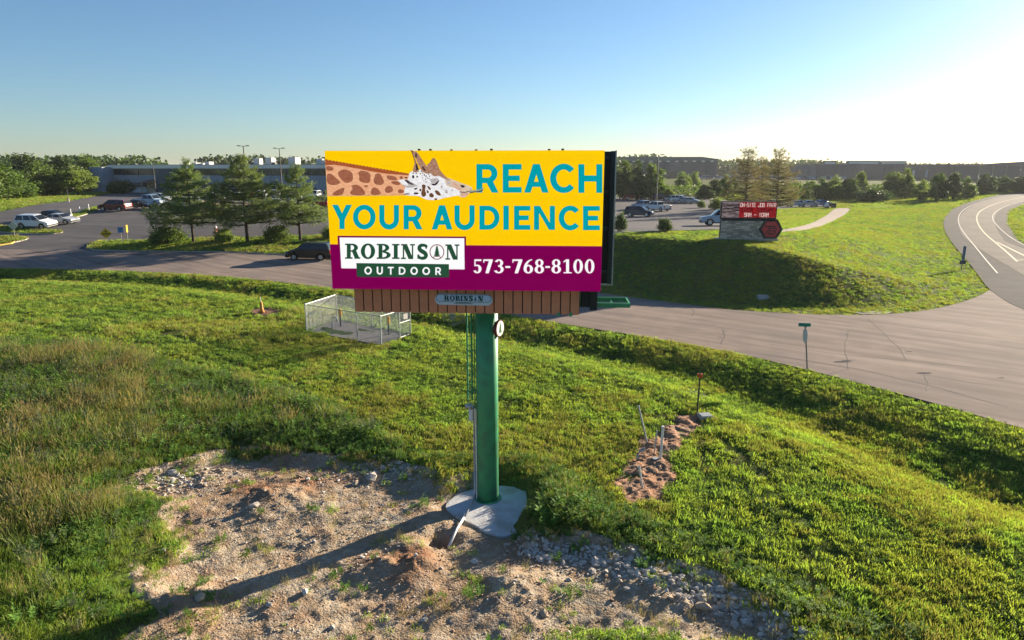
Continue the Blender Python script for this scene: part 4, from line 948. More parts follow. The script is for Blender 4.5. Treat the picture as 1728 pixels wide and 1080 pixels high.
# ------------------------------------------------------------------ vehicles
m_glass = mat('car_glass', (.012, .015, .018), rough=.16, spec=.5); m_tyre = mat('tyre_rubber', (.012, .012, .012), rough=.85)
m_rim = mat('wheel_rim', (.45, .46, .48), rough=.3, metal=.8); m_trim = mat('car_trim', (.02, .02, .021), rough=.6)
m_head = mat('headlamp', (.65, .68, .7), rough=.15, spec=.6); m_tail = mat('tail_lamp', (.32, .012, .012), rough=.2)
PAINT = {}
for n_, c_ in dict(white=(.66, .68, .70), silver=(.36, .38, .40), black=(.008, .009, .012), navy=(.015, .025, .055), red=(.26, .022, .02), maroon=(.12, .018, .018), grey=(.12, .125, .135), blue=(.05, .11, .26), tan=(.30, .25, .19), paleblue=(.30, .40, .52), green=(.03, .07, .05)).items():
    PAINT[n_] = mat('paint_'+n_, c_, rough=.25, spec=.55)
def car_parts(kind):
    L, W, zb_, zr, wb, rw = dict(suv=(4.85, 1.92, 1.12, 1.82, 2.85, .37), sedan=(4.7, 1.80, .95, 1.44, 2.75, .325), pickup=(5.75, 2.0, 1.18, 1.90, 3.6, .40))[kind]
    x0, x1 = -L/2, L/2; ra = rw+.07; zs = .30; W2 = W/2
    def arch(cx):
        return [(cx+ra*math.cos(t), max(zs, rw+ra*math.sin(t))) for t in np.linspace(math.pi, 0, 9)]
    axr, axf = -wb/2+(.05 if kind != 'pickup' else -.1), wb/2+(.08 if kind != 'pickup' else .05)
    if kind == 'suv': topl = [(x1-.02, .40), (x1, .70), (x1-.12, .92), (x1-.95, zb_), (x0+.06, zb_+.02), (x0, .80), (x0+.03, .42)]
    elif kind == 'sedan': topl = [(x1-.03, .38), (x1, .60), (x1-.15, .76), (x1-1.2, zb_), (x0+.9, zb_+.02), (x0+.08, zb_), (x0, .72), (x0+.03, .40)]
    else: topl = [(x1-.02, .45), (x1, .80), (x1-.10, 1.04), (x1-1.15, zb_), (x0+1.95, zb_), (x0+1.95, zb_+.02), (x0+.03, zb_+.02), (x0, .85), (x0+.03, .50)]
    out = [(x0+.05, zs)]+arch(axr)+arch(axf)+[(x1-.05, zs)]+topl
    mb = MB(); mb.prism([(x, -W2, z) for x, z in out], (0, W, 0))
    if kind == 'suv': gh = [(x1-1.02, zb_), (x1-1.88, zr-.05), (x1-2.4, zr), (x0+.62, zr-.03), (x0+.36, zr-.10), (x0+.10, zb_+.01)]
    elif kind == 'sedan': gh = [(x1-1.22, zb_), (x1-2.0, zr-.03), (x1-2.4, zr), (x0+1.55, zr-.01), (x0+1.25, zr-.06), (x0+.62, zb_)]
    else: gh = [(x1-1.20, zb_), (x1-1.95, zr-.03), (x1-2.3, zr), (x0+2.35, zr), (x0+2.1, zr-.06), (x0+1.98, zb_)]
    yb, yr = W2-.06, W2-.30
    def yz(z): return yb+(yr-yb)*min(1, max(0, (z-zb_)/(zr-zb_)))
    b = len(mb.v); n = len(gh)
    mb.v += [(x, -yz(z), z-.002*(z <= zb_+.02)) for x, z in gh]+[(x, yz(z), z-.002*(z <= zb_+.02)) for x, z in gh]
    mb.f += [tuple(range(b, b+n)), tuple(range(b+n, b+2*n))[::-1]]+[(b+i, b+(i+1) % n, b+n+(i+1) % n, b+n+i) for i in range(n)]
    me = bpy.data.meshes.new('body'); me.from_pydata(mb.v, [], mb.f); bm = bmesh.new(); bm.from_mesh(me)
    bmesh.ops.recalc_face_normals(bm, faces=bm.faces)
    bmesh.ops.bevel(bm, geom=[e_ for e_ in bm.edges if len(e_.link_faces) == 2 and e_.calc_face_angle() > .45], offset=.045, segments=2, affect='EDGES', clamp_overlap=True)
    bmesh.ops.triangulate(bm, faces=[f_ for f_ in bm.faces if len(f_.verts) > 4]); bm.to_mesh(me); bm.free()
    me.polygons.foreach_set('use_smooth', [p.area < .05 for p in me.polygons])
    me.materials.append(PAINT['white']); parts = [('body', me, None, None)]
    def pm_(name, polys, m):
        k = MB()
        for q in polys: k.face(q)
        me_ = bpy.data.meshes.new(name); me_.from_pydata(k.v, [], k.f); me_.materials.append(m); return me_
    fx, fz = gh[0]; tx, tz = gh[1]
    def fr(t, o=.012): return fx+(tx-fx)*t+o, fz+(tz-fz)*t+o
    (ax_, az_), (bx_, bz_) = fr(.10), fr(.94)
    parts.append(('windscreen', pm_('windscreen', [[(ax_, -yz(az_)+.10, az_), (ax_, yz(az_)-.10, az_), (bx_, yz(bz_)-.07, bz_), (bx_, -yz(bz_)+.07, bz_)]], m_glass), None, None))
    rx_, rz_ = gh[-1]; qx, qz = gh[-2]
    def rr_(t, o=.012): return rx_+(qx-rx_)*t-o, rz_+(qz-rz_)*t+o
    (ax_, az_), (bx_, bz_) = rr_(.14), rr_(.92)
    parts.append(('rear_window', pm_('rear_window', [[(ax_, yz(az_)-.10, az_), (ax_, -yz(az_)+.10, az_), (bx_, -yz(bz_)+.07, bz_), (bx_, yz(bz_)-.07, bz_)]], m_glass), None, None))
    z0, z1 = zb_+.05, zr-.10
    def xf(z): return fx+(tx-fx)*(z-fz)/(tz-fz)
    def xb(z): return rx_+(qx-rx_)*(z-rz_)/(qz-rz_)
    cuts = {'suv': [.0, .36, .70, 1.0], 'sedan': [0, .47, 1.0], 'pickup': [0, .52, 1.0]}[kind]
    for s in (-1, 1):
        for c0, c1_ in zip(cuts[:-1], cuts[1:]):
            q = []
            for t, z in ((c0, z0), (c1_, z0), (c1_, z1), (c0, z1)):
                xx = xb(z)+(xf(z)-xb(z))*t; xx += .05 if t == c0 else -.05
                if t == 0: xx += .08
                if t == 1: xx -= .10
                q.append((xx, s*(yz(z)+.008), z))
            parts.append(('side_window', pm_('side_window', [q if s < 0 else q[::-1]], m_glass), None, None))
        k = MB(); k.box((x1-.10, s*(W2-.30), .70 if kind == 'sedan' else .82), (.20, .42, .15)); me_ = bpy.data.meshes.new('headlight'); me_.from_pydata(k.v, [], k.f); me_.materials.append(m_head); parts.append(('headlight', me_, None, None))
        k = MB(); k.box((x0+.06, s*(W2-.17), .78 if kind == 'sedan' else .95), (.14, .30, .16 if kind == 'sedan' else .34)); me_ = bpy.data.meshes.new('tail_light'); me_.from_pydata(k.v, [], k.f); me_.materials.append(m_tail); parts.append(('tail_light', me_, None, None))
        k = MB(); k.box((fx-.42, s*(W2+.06), zb_+.08), (.12, .2, .14)); me_ = bpy.data.meshes.new('mirror'); me_.from_pydata(k.v, [], k.f); me_.materials.append(m_trim); parts.append(('mirror', me_, None, None))
    for xx, s in ((x1+.012, 1), (x0-.012, -1)):
        k = MB(); k.box((xx, 0, .48), (.08, W-.12, .20)); me_ = bpy.data.meshes.new('bumper'); me_.from_pydata(k.v, [], k.f); me_.materials.append(m_trim); parts.append(('bumper', me_, None, None))
    k = MB(); k.box((0, 0, zs+.04), (wb-.2, W-.16, .12)); me_ = bpy.data.meshes.new('underbody'); me_.from_pydata(k.v, [], k.f); me_.materials.append(m_trim); parts.append(('underbody', me_, None, None))
    k = MB(); pr = [(rw*.62, -.11), (rw*.95, -.11), (rw, -.07), (rw, .07), (rw*.95, .11), (rw*.62, .11)]; n = 20
    for i in range(n):
        t = 2*math.pi*i/n; k.v += [(r_*math.cos(t), y, r_*math.sin(t)) for r_, y in pr]
    for i in range(n):
        for j in range(6): k.f.append((i*6+j, i*6+(j+1) % 6, ((i+1) % n)*6+(j+1) % 6, ((i+1) % n)*6+j))
    ty = bpy.data.meshes.new('tyre'); ty.from_pydata(k.v, [], k.f); ty.materials.append(m_tyre)
    k = MB(); k.tube([(0, -.10, 0), (0, .10, 0)], rw*.64, 16)
    for i in range(5):
        t = 2*math.pi*i/5
        for y in (-.108, .108): k.box((rw*.36*math.cos(t), y, rw*.36*math.sin(t)), (.10, .03, .10))
    ri = bpy.data.meshes.new('rim'); ri.from_pydata(k.v, [], k.f); ri.materials.append(m_rim)
    for cx in (axr, axf):
        for s in (-1, 1): parts.append(('wheel', ty, (cx, s*(W2-.13), rw), ri))
    if kind == 'pickup':
        k = MB(); k.box(((x0+x0+1.95)/2, 0, zb_+.022), (1.75, W-.28, .01)); me_ = bpy.data.meshes.new('bed'); me_.from_pydata(k.v, [], k.f); me_.materials.append(m_trim); parts.append(('bed', me_, None, None))
    return parts
CAR = {k: car_parts(k) for k in ('suv', 'sedan', 'pickup')}
FARCAR = {}
def CN(c): return c.replace('paleblue', 'pale blue')
for kk, parts in CAR.items():         # the same cars as single meshes for the far car park
    V, Fc, mi = [], [], []
    for nm, me, lc, ri in parts:
        if nm in ('mirror', 'underbody', 'bumper'): continue
        n = len(V); o_ = lc or (0, 0, 0); V += [tuple(np.array(v.co)+np.array(o_)) for v in me.vertices]
        for p in me.polygons: Fc.append(tuple(n+i for i in p.vertices)); mi.append(0 if nm == 'body' else 1)
    me = bpy.data.meshes.new('far_'+kk); me.from_pydata(V, [], Fc); me.materials.append(PAINT['white']); me.materials.append(m_glass); me.polygons.foreach_set('material_index', mi); FARCAR[kk] = me
KN = dict(suv='parked_suv', sedan='parked_car', pickup='parked_pickup')
def slope_rot(x, y, rz):
    e_ = .8; gx_ = (zat(x+e_, y, H0)-zat(x-e_, y, H0))/(2*e_); gy_ = (zat(x, y+e_, H0)-zat(x, y-e_, H0))/(2*e_)
    n = Vector((-gx_, -gy_, 1)).normalized(); q = Vector((0, 0, 1)).rotation_difference(n) @ Quaternion((0, 0, 1), rz); return q.to_euler()
def car(kind, px, py, heading, paint, label, group=None, name=None, xy=None):
    x, y = xy or P(px, py); rz = RAD(heading)
    e_ = empty(name or KN[kind], (x, y, zat(x, y, H0)+.035)); e_.rotation_euler = slope_rot(x, y, rz)
    tag(e_, label, {'suv': 'car', 'sedan': 'car', 'pickup': 'pickup truck'}[kind], group)
    for nm, me, lc, ri in CAR[kind]:
        o = bpy.data.objects.new(nm, me); col.objects.link(o); o.parent = e_
        if lc: o.location = lc
        if nm == 'body': setmat(o, PAINT[paint])
        if ri is not None:
            c = bpy.data.objects.new('rim', ri); col.objects.link(c); c.parent = o
    return e_
car('suv', 525, 438, 176, 'black', 'black SUV driving on the concrete road left of the billboard', name='moving_suv')
car('suv', 62, 385, -6, 'white', 'white SUV parked beside the drive at far left')
car('sedan', 103, 378, -8, 'silver', 'silver sedan parked behind the white SUV')
car('sedan', 92, 372, -8, 'black', 'dark car between the white SUV and the silver sedan')
g_ = 'cars in the left car park'
car('suv', 195, 356, 172, 'maroon', 'maroon SUV at the near end of the angled car row', g_)
car('sedan', 236, 352, -14, 'black', 'black sedan next to the maroon SUV', g_)
car('pickup', 254, 347, -14, 'paleblue', 'pale pickup in the angled row next to the black sedan', g_)
car('suv', 272, 343, -14, 'silver', 'silver SUV in the angled row left of the first pine', g_)
car('sedan', 287, 338, -14, 'white', 'white car in the angled row beside the first pine', g_)
cols = ['white', 'silver', 'white', 'grey', 'blue', 'white', 'navy', 'silver', 'red', 'white', 'tan', 'black', 'white', 'paleblue', 'silver', 'grey']
i = 0
for (rowy, xs_, hd, rowname) in ((350, range(306, 560, 27), 96, 'front'), (337, range(312, 700, 22), 268, 'second'), (329, range(300, 700, 19), 94, 'back')):
    for j, px in enumerate(xs_):
        if rowy == 350 and 366 < px < 420: continue
        pc = R.choice(cols); kd = R.choice(['sedan', 'suv', 'sedan', 'pickup'])
        if px > 556:
            xy_ = P(px, rowy); me = FARCAR[kd]; o = bpy.data.objects.new(KN[kd], me); col.objects.link(o); o.location = (*xy_, zat(*xy_, H0)+.03); o.rotation_euler = (0, 0, RAD(hd)); setmat(o, PAINT[pc])
            tag(o, '%s %s hidden behind the billboard in the %s row' % (CN(pc), {'suv': 'SUV', 'sedan': 'sedan', 'pickup': 'pickup'}[kd], rowname), 'car', g_); continue
        ordn = ['first', 'second', 'third', 'fourth', 'fifth', 'sixth', 'seventh', 'eighth', 'ninth', 'tenth', 'eleventh', 'twelfth', 'thirteenth', 'fourteenth'][j]
        car(kd, px+R.uniform(-3, 3), rowy+R.uniform(-1, 1), hd+R.uniform(-5, 5), pc, '%s %s, %s from the left in the %s parking row behind the pines' % (CN(pc), {'suv': 'SUV', 'sedan': 'sedan', 'pickup': 'pickup'}[kd], ordn, rowname), g_); i += 1
g_ = 'vehicles in the right car park'
car('pickup', 1070, 337, 178, 'red', 'red pickup at the back left of the right car park', g_)
car('suv', 1078, 366, -24, 'navy', 'dark navy SUV nearest in the right car park', g_)
car('pickup', 1086, 354, 120, 'paleblue', 'pale blue pickup behind the dark navy SUV', g_)
car('pickup', 1109, 356, 122, 'white', 'white pickup under the tall lamp pole', g_)
car('pickup', 1223, 381, 172, 'paleblue', 'pale pickup nosing out from behind the job fair sign', g_)
for j, (px, py, pc, kd) in enumerate([(1118,338,'navy','suv'),(1128,339,'black','sedan'),(1138,341,'silver','sedan'),(1148,342,'white','suv'),(1157,343,'paleblue','sedan'),(1166,343.5,'silver','sedan')]):
    car(kd, px, py, -35+R.uniform(-4, 4), pc, '%s %s, %s from the lamp pole in the slanting parked row' % (CN(pc), 'SUV' if kd == 'suv' else 'sedan', ['first', 'second', 'third', 'fourth', 'fifth', 'sixth', 'seventh', 'eighth'][j]), 'slanting parked row')
for j, (px, py, pc, lb) in enumerate([(1303,348,'paleblue','pale blue sedan just left of the cypress trunk'),(1343,349,'paleblue','pale blue sedan, left of the three cars by the path'),(1363,349,'silver','silver sedan, middle of the three cars by the path'),(1384,348.5,'blue','blue sedan, right of the three cars by the path')]):
    car('sedan', px, py, 185+R.uniform(-6, 6), pc, lb, 'cars beyond the lawn')
# far car park in front of the grey building
r_ = np.random.default_rng(3); q4 = [np.array(p, float) for p in LOT_F]
for row_ in range(9):
    for j in range(13):
        if r_.random() < .12: continue
        u, v = (j+.5)/13, (row_+.5)/9
        p = (q4[0]*(1-u)+q4[1]*u)*(1-v)+(q4[3]*(1-u)+q4[2]*u)*v
        kd = r_.choice(['sedan', 'suv', 'pickup']); pc = r_.choice(['white', 'silver', 'white', 'grey', 'navy', 'paleblue', 'red', 'black'])
        o = bpy.data.objects.new(KN[kd], FARCAR[kd]); col.objects.link(o); o.location = (p[0]+r_.normal()*.4, p[1]+r_.normal()*.4, zat(p[0], p[1], H0)+.16); o.rotation_euler = (0, 0, 1.9+(3.14 if row_ % 2 else 0)); setmat(o, PAINT[pc])
        tag(o, 'tiny %s %s in the crowded far car park before the grey plant' % (CN(str(pc)), {'suv': 'SUV', 'sedan': 'sedan', 'pickup': 'pickup'}[kd]), 'car', 'far car park rows')

# ------------------------------------------------------------------ buildings
m_wall = mat('plant_wall', (.26, .285, .325), (.30, .325, .36), scale=.15, rough=.7, bump=.01, bscale=3)
m_fascia = mat('plant_fascia', (.84, .78, .66), (.78, .72, .6), scale=.3, rough=.7); m_dkwin = mat('dark_window', (.02, .022, .026), rough=.15, spec=.6)  # cream fascia colour brightened to stand for sunlight on the roof edge
m_roofm = mat('roof_membrane', (.40, .38, .35), (.34, .32, .3), scale=.2, rough=.9); m_unit = mat('roof_unit', (.55, .55, .53), (.45, .45, .44), scale=.6, rough=.6)
m_dkunit = mat('roof_unit_dark', (.10, .095, .09), rough=.7); m_dock = mat('dock_panel', (.60, .62, .64), rough=.6)
def wall_frame(a, b):                 # helper in a facade's own coordinates
    a, b = Vector((*a, 0)), Vector((*b, 0)); d = (b-a); L = d.length; d.normalize(); n = Vector((d.y, -d.x, 0))
    if n.y > 0: n = -n
    return a, d, n, L
def bbox(mb, fr, s0, s1, o0, o1, z0, z1):
    a, d, n, L = fr; q = [a+d*s+n*o for s, o in ((s0, o0), (s1, o0), (s1, o1), (s0, o1))]
    mb.prism([(p.x, p.y, z0) for p in q], (0, 0, z1-z0)); return mb
fr = wall_frame((-107, 186), (-12, 158)); z0 = 3.3; L = fr[3]
bl = empty('factory_building', (0, 0, 0)); tag(bl, 'long low grey plant with cream roof edge and dark window band behind the pines', 'building')
nP = 22
for k in range(nP):
    bbox(MB(), fr, L*k/nP+.03, L*(k+1)/nP-.03, 0, -.3, z0, 8.0).build('wall_panel', m_wall, bl)
bbox(MB(), fr, 0, L, -.32, -60, z0, 9.7).build('inner_block', m_wall, bl)
for k in range(nP):
    bbox(MB(), fr, L*k/nP+.12, L*(k+1)/nP-.12, -.12, -.28, 8.05, 9.55).build('window', m_dkwin, bl)
bbox(MB(), fr, -.4, L+.4, .5, -60.4, 9.72, 10.55).build('roof_fascia', m_fascia, bl)
bbox(MB(), fr, 0, L, .1, -60, 10.56, 10.7).build('roof', m_roofm, bl)
for s in (5.5, 26, 47, 70):
    bbox(MB(), fr, s, s+5.5, .02, -.1, z0, 5.0).build('dock_door', m_dock, bl); bbox(MB(), fr, s-.5, s+6, .9, -.02, 5.05, 6.0).build('dock_canopy', m_dkunit, bl)
bbox(MB(), fr, 17, 25, 2.5, -.02, z0, 9.6).build('entrance_block', mat('entrance_dark', (.09, .10, .115), rough=.6), bl)
for k in range(26):
    s = 3+k*3.6+R.uniform(-1, 1); dpt = R.uniform(3, 40); hh = R.choice([.7, 1.0, 1.4, 2.0, .8]); ww = R.uniform(.6, 3.0)
    bbox(MB(), fr, s, s+ww, -dpt, -dpt-R.uniform(1, 3), 10.7, 10.7+hh).build('roof_unit', R.choice([m_unit, m_unit, m_dkunit]), bl, bevel=.08)
fr2 = wall_frame((-111.5, 184), (-107.3, 182.6))
bbox(MB(), fr2, 0, fr2[3], 0, -40, z0, 10.1).build('end_block', mat('end_wall', (.26, .30, .36), (.3, .34, .4), scale=.2, rough=.7), bl)
# guard hut
p = P3(272, 325); hut = empty('guard_hut', p, RAD(-16), (1.45, 1.45, .92)); tag(hut, 'small tan guard hut with a brown hipped roof in the left car park', 'hut')
m_hut = mat('hut_wall', (.55, .42, .27), (.48, .37, .23), scale=2, rough=.8); m_hroof = mat('hut_roof', (.30, .16, .10), (.24, .13, .085), scale=5, rough=.85)
MB().box((0, 0, 1.45), (3.2, 2.8, 2.9)).build('wall', m_hut, hut)
mb = MB(); mb.v = [(-2.6, -2.4, 2.9), (2.6, -2.4, 2.9), (2.6, 2.4, 2.9), (-2.6, 2.4, 2.9), (-.7, 0, 4.1), (.7, 0, 4.1)]; mb.f = [(0, 1, 5, 4), (1, 2, 5), (2, 3, 4, 5), (3, 0, 4), (3, 2, 1, 0)]; mb.build('roof', m_hroof, hut)
MB().box((-.75, -1.41, 1.9), (1.2, .05, 1.1)).build('window', m_dkwin, hut); MB().box((.8, -1.42, 1.1), (.95, .06, 2.1)).build('door', m_dkunit, hut)
for s in (-1, 1): MB().box((s*1.62, 0, 1.9), (.05, 1.6, 1.0)).build('window', m_dkwin, hut)
for sx in (-2.2, 2.2): MB().tube([(sx, -2.1, 0), (sx, -2.1, 2.9)], .09, 6).build('post', m_hut, hut)
# far grey buildings on the right
m_far = mat('far_wall', (.085, .085, .095), (.10, .10, .108), scale=.05, rough=.8); m_far2 = mat('far_wall_light', (.15, .145, .145), (.17, .165, .16), scale=.1, rough=.8)
m_froof = mat('far_roof', (.11, .13, .125), (.13, .15, .145), scale=.05, rough=.7)
def facade_px(pxa, pxb, ya, yb_): 
    d = ray(pxa, 290); e_ = ray(pxb, 290); return wall_frame((d[0]*ya/d[1], ya), (e_[0]*yb_/e_[1], yb_))
def zpx(py, y): d = ray(864, py); return CAM_H+d[2]*y/d[1]
fA = facade_px(900, 1210, 500, 470); L = fA[3]; bA = empty('factory_building', (0, 0, 0)); tag(bA, 'large far grey plant with a greenish roof strip, right of the billboard', 'building')
n = 16
for k in range(n): bbox(MB(), fA, L*k/n+.1, L*(k+1)/n-.1, 0, -1, 3.2, zpx(272.5, 485)).build('wall_panel', m_far2 if k % 5 == 2 else m_far, bA)
bbox(MB(), fA, 0, L, -1.1, -80, 3.2, zpx(272, 485)).build('inner_block', m_far, bA)
for k in range(22): bbox(MB(), fA, L*k/22+1, L*(k+.55)/22, .35, .02, zpx(273.5, 485), zpx(271.5, 485)).build('clerestory_pane', m_fascia, bA)
bbox(MB(), fA, -1, L-10, -.5, -80, zpx(271.9, 485), zpx(265, 485)).build('roof', m_froof, bA)
a, d, nn2, _ = fA; q = [a+d*s for s in (L-10, L+1)]
mb = MB(); mb.prism([tuple(q[0]-nn2*.5+ZV*zpx(271.9, 485)), tuple(q[1]-nn2*.5+ZV*zpx(271.9, 485)), tuple(q[1]-nn2*.5+ZV*zpx(269, 485)), tuple(q[0]-nn2*.5+ZV*zpx(265.1, 485))], tuple(nn2*-79)); mb.build('roof_end', m_froof, bA)
for s in (L*.62, L*.75, L*.9): bbox(MB(), fA, s, s+6, .06, .01, 3.2, 8).build('dock_door', m_dkwin, bA)
fB = facade_px(1345, 1650, 430, 400); L = fB[3]; bB = empty('factory_building', (0, 0, 0)); tag(bB, 'long dark far plant behind the treeline with two pale roof houses', 'building')
n = 18
for k in range(n): bbox(MB(), fB, L*k/n+.08, L*(k+1)/n-.08, 0, -1, 3.2, zpx(278, 415)).build('wall_panel', m_far2 if k in (0, 1) else m_far, bB)
bbox(MB(), fB, 0, L, -1.1, -70, 3.2, zpx(277.2, 415)).build('roof_block', m_far, bB)
for s0, s1, py in ((.16, .23, 271), (.30, .48, 271), (.485, .63, 271.5), (.27, .295, 275)):
    bbox(MB(), fB, L*s0, L*s1, -6, -16, zpx(277.2, 415)+.01, zpx(py, 415)).build('roof_house', m_froof, bB)
    bbox(MB(), fB, L*s0+.5, L*s1-.5, -5.98, -6.0, zpx(276.4, 415), zpx(py+2, 415)).build('roof_window', m_fascia, bB)
for s in (.655, .725, .875): bbox(MB(), fB, L*s, L*s+1.1, .8, .01, zpx(299, 415), zpx(287, 415)).build('vent_pipe', m_unit, bB)
fC = facade_px(1608, 1900, 390, 350); L = fC[3]; bC = empty('factory_building', (0, 0, 0)); tag(bC, 'far dark plant with a shallow pitched roof at the right picture edge', 'building')
n = 12
for k in range(n): bbox(MB(), fC, L*k/n+.08, L*(k+1)/n-.08, 0, -1, 3.2, zpx(279.5, 370)).build('wall_panel', m_far, bC)
a, d, nn2, _ = fC; zE, zR = zpx(279.3, 370), zpx(272.5, 370)
mb = MB(); q0 = a+nn2*.6; pts = [q0+ZV*zE, q0+d*L*.42+ZV*zR, q0+d*L+ZV*zE]; mb.prism([tuple(v) for v in pts], tuple(nn2*-60)); mb.build('roof', mat('far_roof_c', (.12, .115, .12), rough=.7), bC)

# ------------------------------------------------------------------ lamp poles
m_pole = mat('lamp_pole', (.10, .09, .08), rough=.6)
def lamp(px, py, ptop, label, heads=2, r0=.1):
    p = P3(px, py); d = ray(px, ptop); h = CAM_H+d[2]*p.y/d[1]-p.z; e_ = empty('lamp_pole', p); tag(e_, label, 'lamp post', 'car park lamps')
    MB().tube([(0, 0, 0), (0, 0, h)], [r0, r0*.6], 10).build('pole', m_pole, e_); MB().tube([(0, 0, 0), (0, 0, .7)], r0*2.4, 12).build('base', m_kerb, e_)
    for s in ((-1, 1) if heads == 2 else (1,)):
        MB().tube([(0, 0, h-.15), (s*.5, 0, h-.05)], .04, 6).build('arm', m_pole, e_); MB().box((s*.85, 0, h), (.75, .4, .16)).build('lamp_head', m_pole, e_, bevel=.03)
lamp(418, 338, 246, 'tall twin lamp rising behind the tallest pine', r0=.16); lamp(477, 334, 250, 'tall twin lamp rising behind the slender pine', r0=.15); lamp(1107, 352, 261, 'tall twin lamp beside the white pickup in the right car park', r0=.16)
lamp(264, 331, 273, 'thin single lamp next to the guard hut', 1); lamp(1183, 334, 290, 'thin single lamp above the slanting parked row', 1); lamp(116, 341, 318, 'short thin post on the left grass bank', 1, .06)

# ------------------------------------------------------------------ job fair sign
p = P3(1259, 404.5); m_ = mpp(p); js = empty('monument_sign', p, RAD(-6)); tag(js, 'stone monument sign with a red job fair screen and a black hexagon emblem', 'sign')
wS, hS = 90*m_, 64*m_
def mono_stone():
    m = bpy.data.materials.new('stacked_stone'); m.use_nodes = True; nt = m.node_tree; b = nt.nodes['Principled BSDF']; b.inputs['Roughness'].default_value = .9
    g = nt.nodes.new('ShaderNodeTexCoord'); mp = nt.nodes.new('ShaderNodeMapping'); mp.inputs['Scale'].default_value = (5, 5, 15); v = nt.nodes.new('ShaderNodeTexVoronoi'); v.inputs['Scale'].default_value = 1
    cr = nt.nodes.new('ShaderNodeValToRGB'); cr.color_ramp.elements[0].color = (.16, .14, .12, 1); cr.color_ramp.elements[1].color = (.50, .45, .38, 1)
    sp = nt.nodes.new('ShaderNodeSeparateColor'); nt.links.new(g.outputs['Object'], mp.inputs[0]); nt.links.new(mp.outputs[0], v.inputs['Vector']); nt.links.new(v.outputs['Color'], sp.inputs[0]); nt.links.new(sp.outputs[0], cr.inputs[0]); nt.links.new(cr.outputs[0], b.inputs['Base Color'])
    bu = nt.nodes.new('ShaderNodeBump'); bu.inputs['Distance'].default_value = .04; nt.links.new(v.outputs['Distance'], bu.inputs['Height']); nt.links.new(bu.outputs[0], b.inputs['Normal']); return m
MB().box((0, 0, .05), (wS*1.12, .9, .22)).build('concrete_base', m_kerb, js, bevel=.03)
stw = wS*.98; sth = hS*.46; m_st = mono_stone()
MB().box((0, 0, .16+sth/2), (stw, .52, sth)).build('stone_core', mat('stone_mortar', (.12, .11, .10), rough=.95), js)
# ledge stones, course by course
r = np.random.default_rng(8); zc_ = .165; st_ms = [mat('ledge_stone_%d' % k, c, tuple(np.array(c)*.8), scale=9, rough=.9, bump=.01, bscale=20) for k, c in enumerate([(.58, .50, .39), (.44, .38, .30), (.66, .57, .45), (.33, .28, .23)])]
while zc_ < .16+sth-.06:
    hc = min(r.uniform(.11, .17), .16+sth-zc_); xs0 = -stw/2
    while xs0 < stw/2-.05:
        wd = min(r.uniform(.28, .62), stw/2-xs0)
        MB().box((xs0+wd/2, -.26-.02*r.random(), zc_+hc/2), (wd-.025, .06+.06*r.random(), hc-.02)).build('ledge_stone', st_ms[int(r.integers(4))], js); xs0 += wd
    zc_ += hc
z1 = .16+sth+.10; ztop = hS
MB().box((0, 0, (z1+ztop)/2), (wS, .5, ztop-z1)).build('screen_cabinet', m_black, js)
MB().box((0, 0, .16+sth+.05), (wS*.94, .4, .10)).build('neck', m_black, js)
scr = empty('screen', (0, -.252, 0)); scr.parent = js
sx0, sx1, sz0, sz1 = -wS/2+.06, wS/2-.06, z1+.16, ztop-.06
RE = emat('sign_red', (176, 26, 34), (134, 22, 32), 3, .62); SG = emat('sign_photo', (150, 136, 140), (70, 58, 62), 2.5, .8); SW = emat('sign_white', (240, 214, 208), gain=.72); SK = emat('sign_ink', (70, 14, 20), gain=.8)
xm = sx0+(sx1-sx0)*.32
def sface(name, polys, m, off): 
    mb = MB()
    for i, q in enumerate(polys): mb.face([(x, -off-.0002*i, z) for x, z in q])
    return mb.build(name, m, scr, fix=False)
sface('picture', [[(sx0, sz0), (xm, sz0), (xm, sz1), (sx0, sz1)]], SG, .002); sface('red_field', [[(xm, sz0), (sx1, sz0), (sx1, sz1), (xm, sz1)]], RE, .002)
sface('picture_lines', [[(sx0, sz0+(sz1-sz0)*t), (xm, sz0+(sz1-sz0)*(t+.12)), (xm, sz0+(sz1-sz0)*(t+.18)), (sx0, sz0+(sz1-sz0)*(t+.07))] for t in (.3, .5, .68)], emat('sign_dark', (44, 34, 38), gain=.8), .004)
S = []
FONT = {'O': 'O', 'N': 'N', 'S': 'S', 'I': 'I', 'T': 'T', 'E': 'E', 'J': 'J', 'B': 'B', 'F': 'F', 'A': 'A', 'R': 'R', 'V': 'V', 'Y': 'Y', 'U': 'U', 'D': 'D', '9': '9', 'M': 'M', '1': '1', '0': '0', '-': '-'}
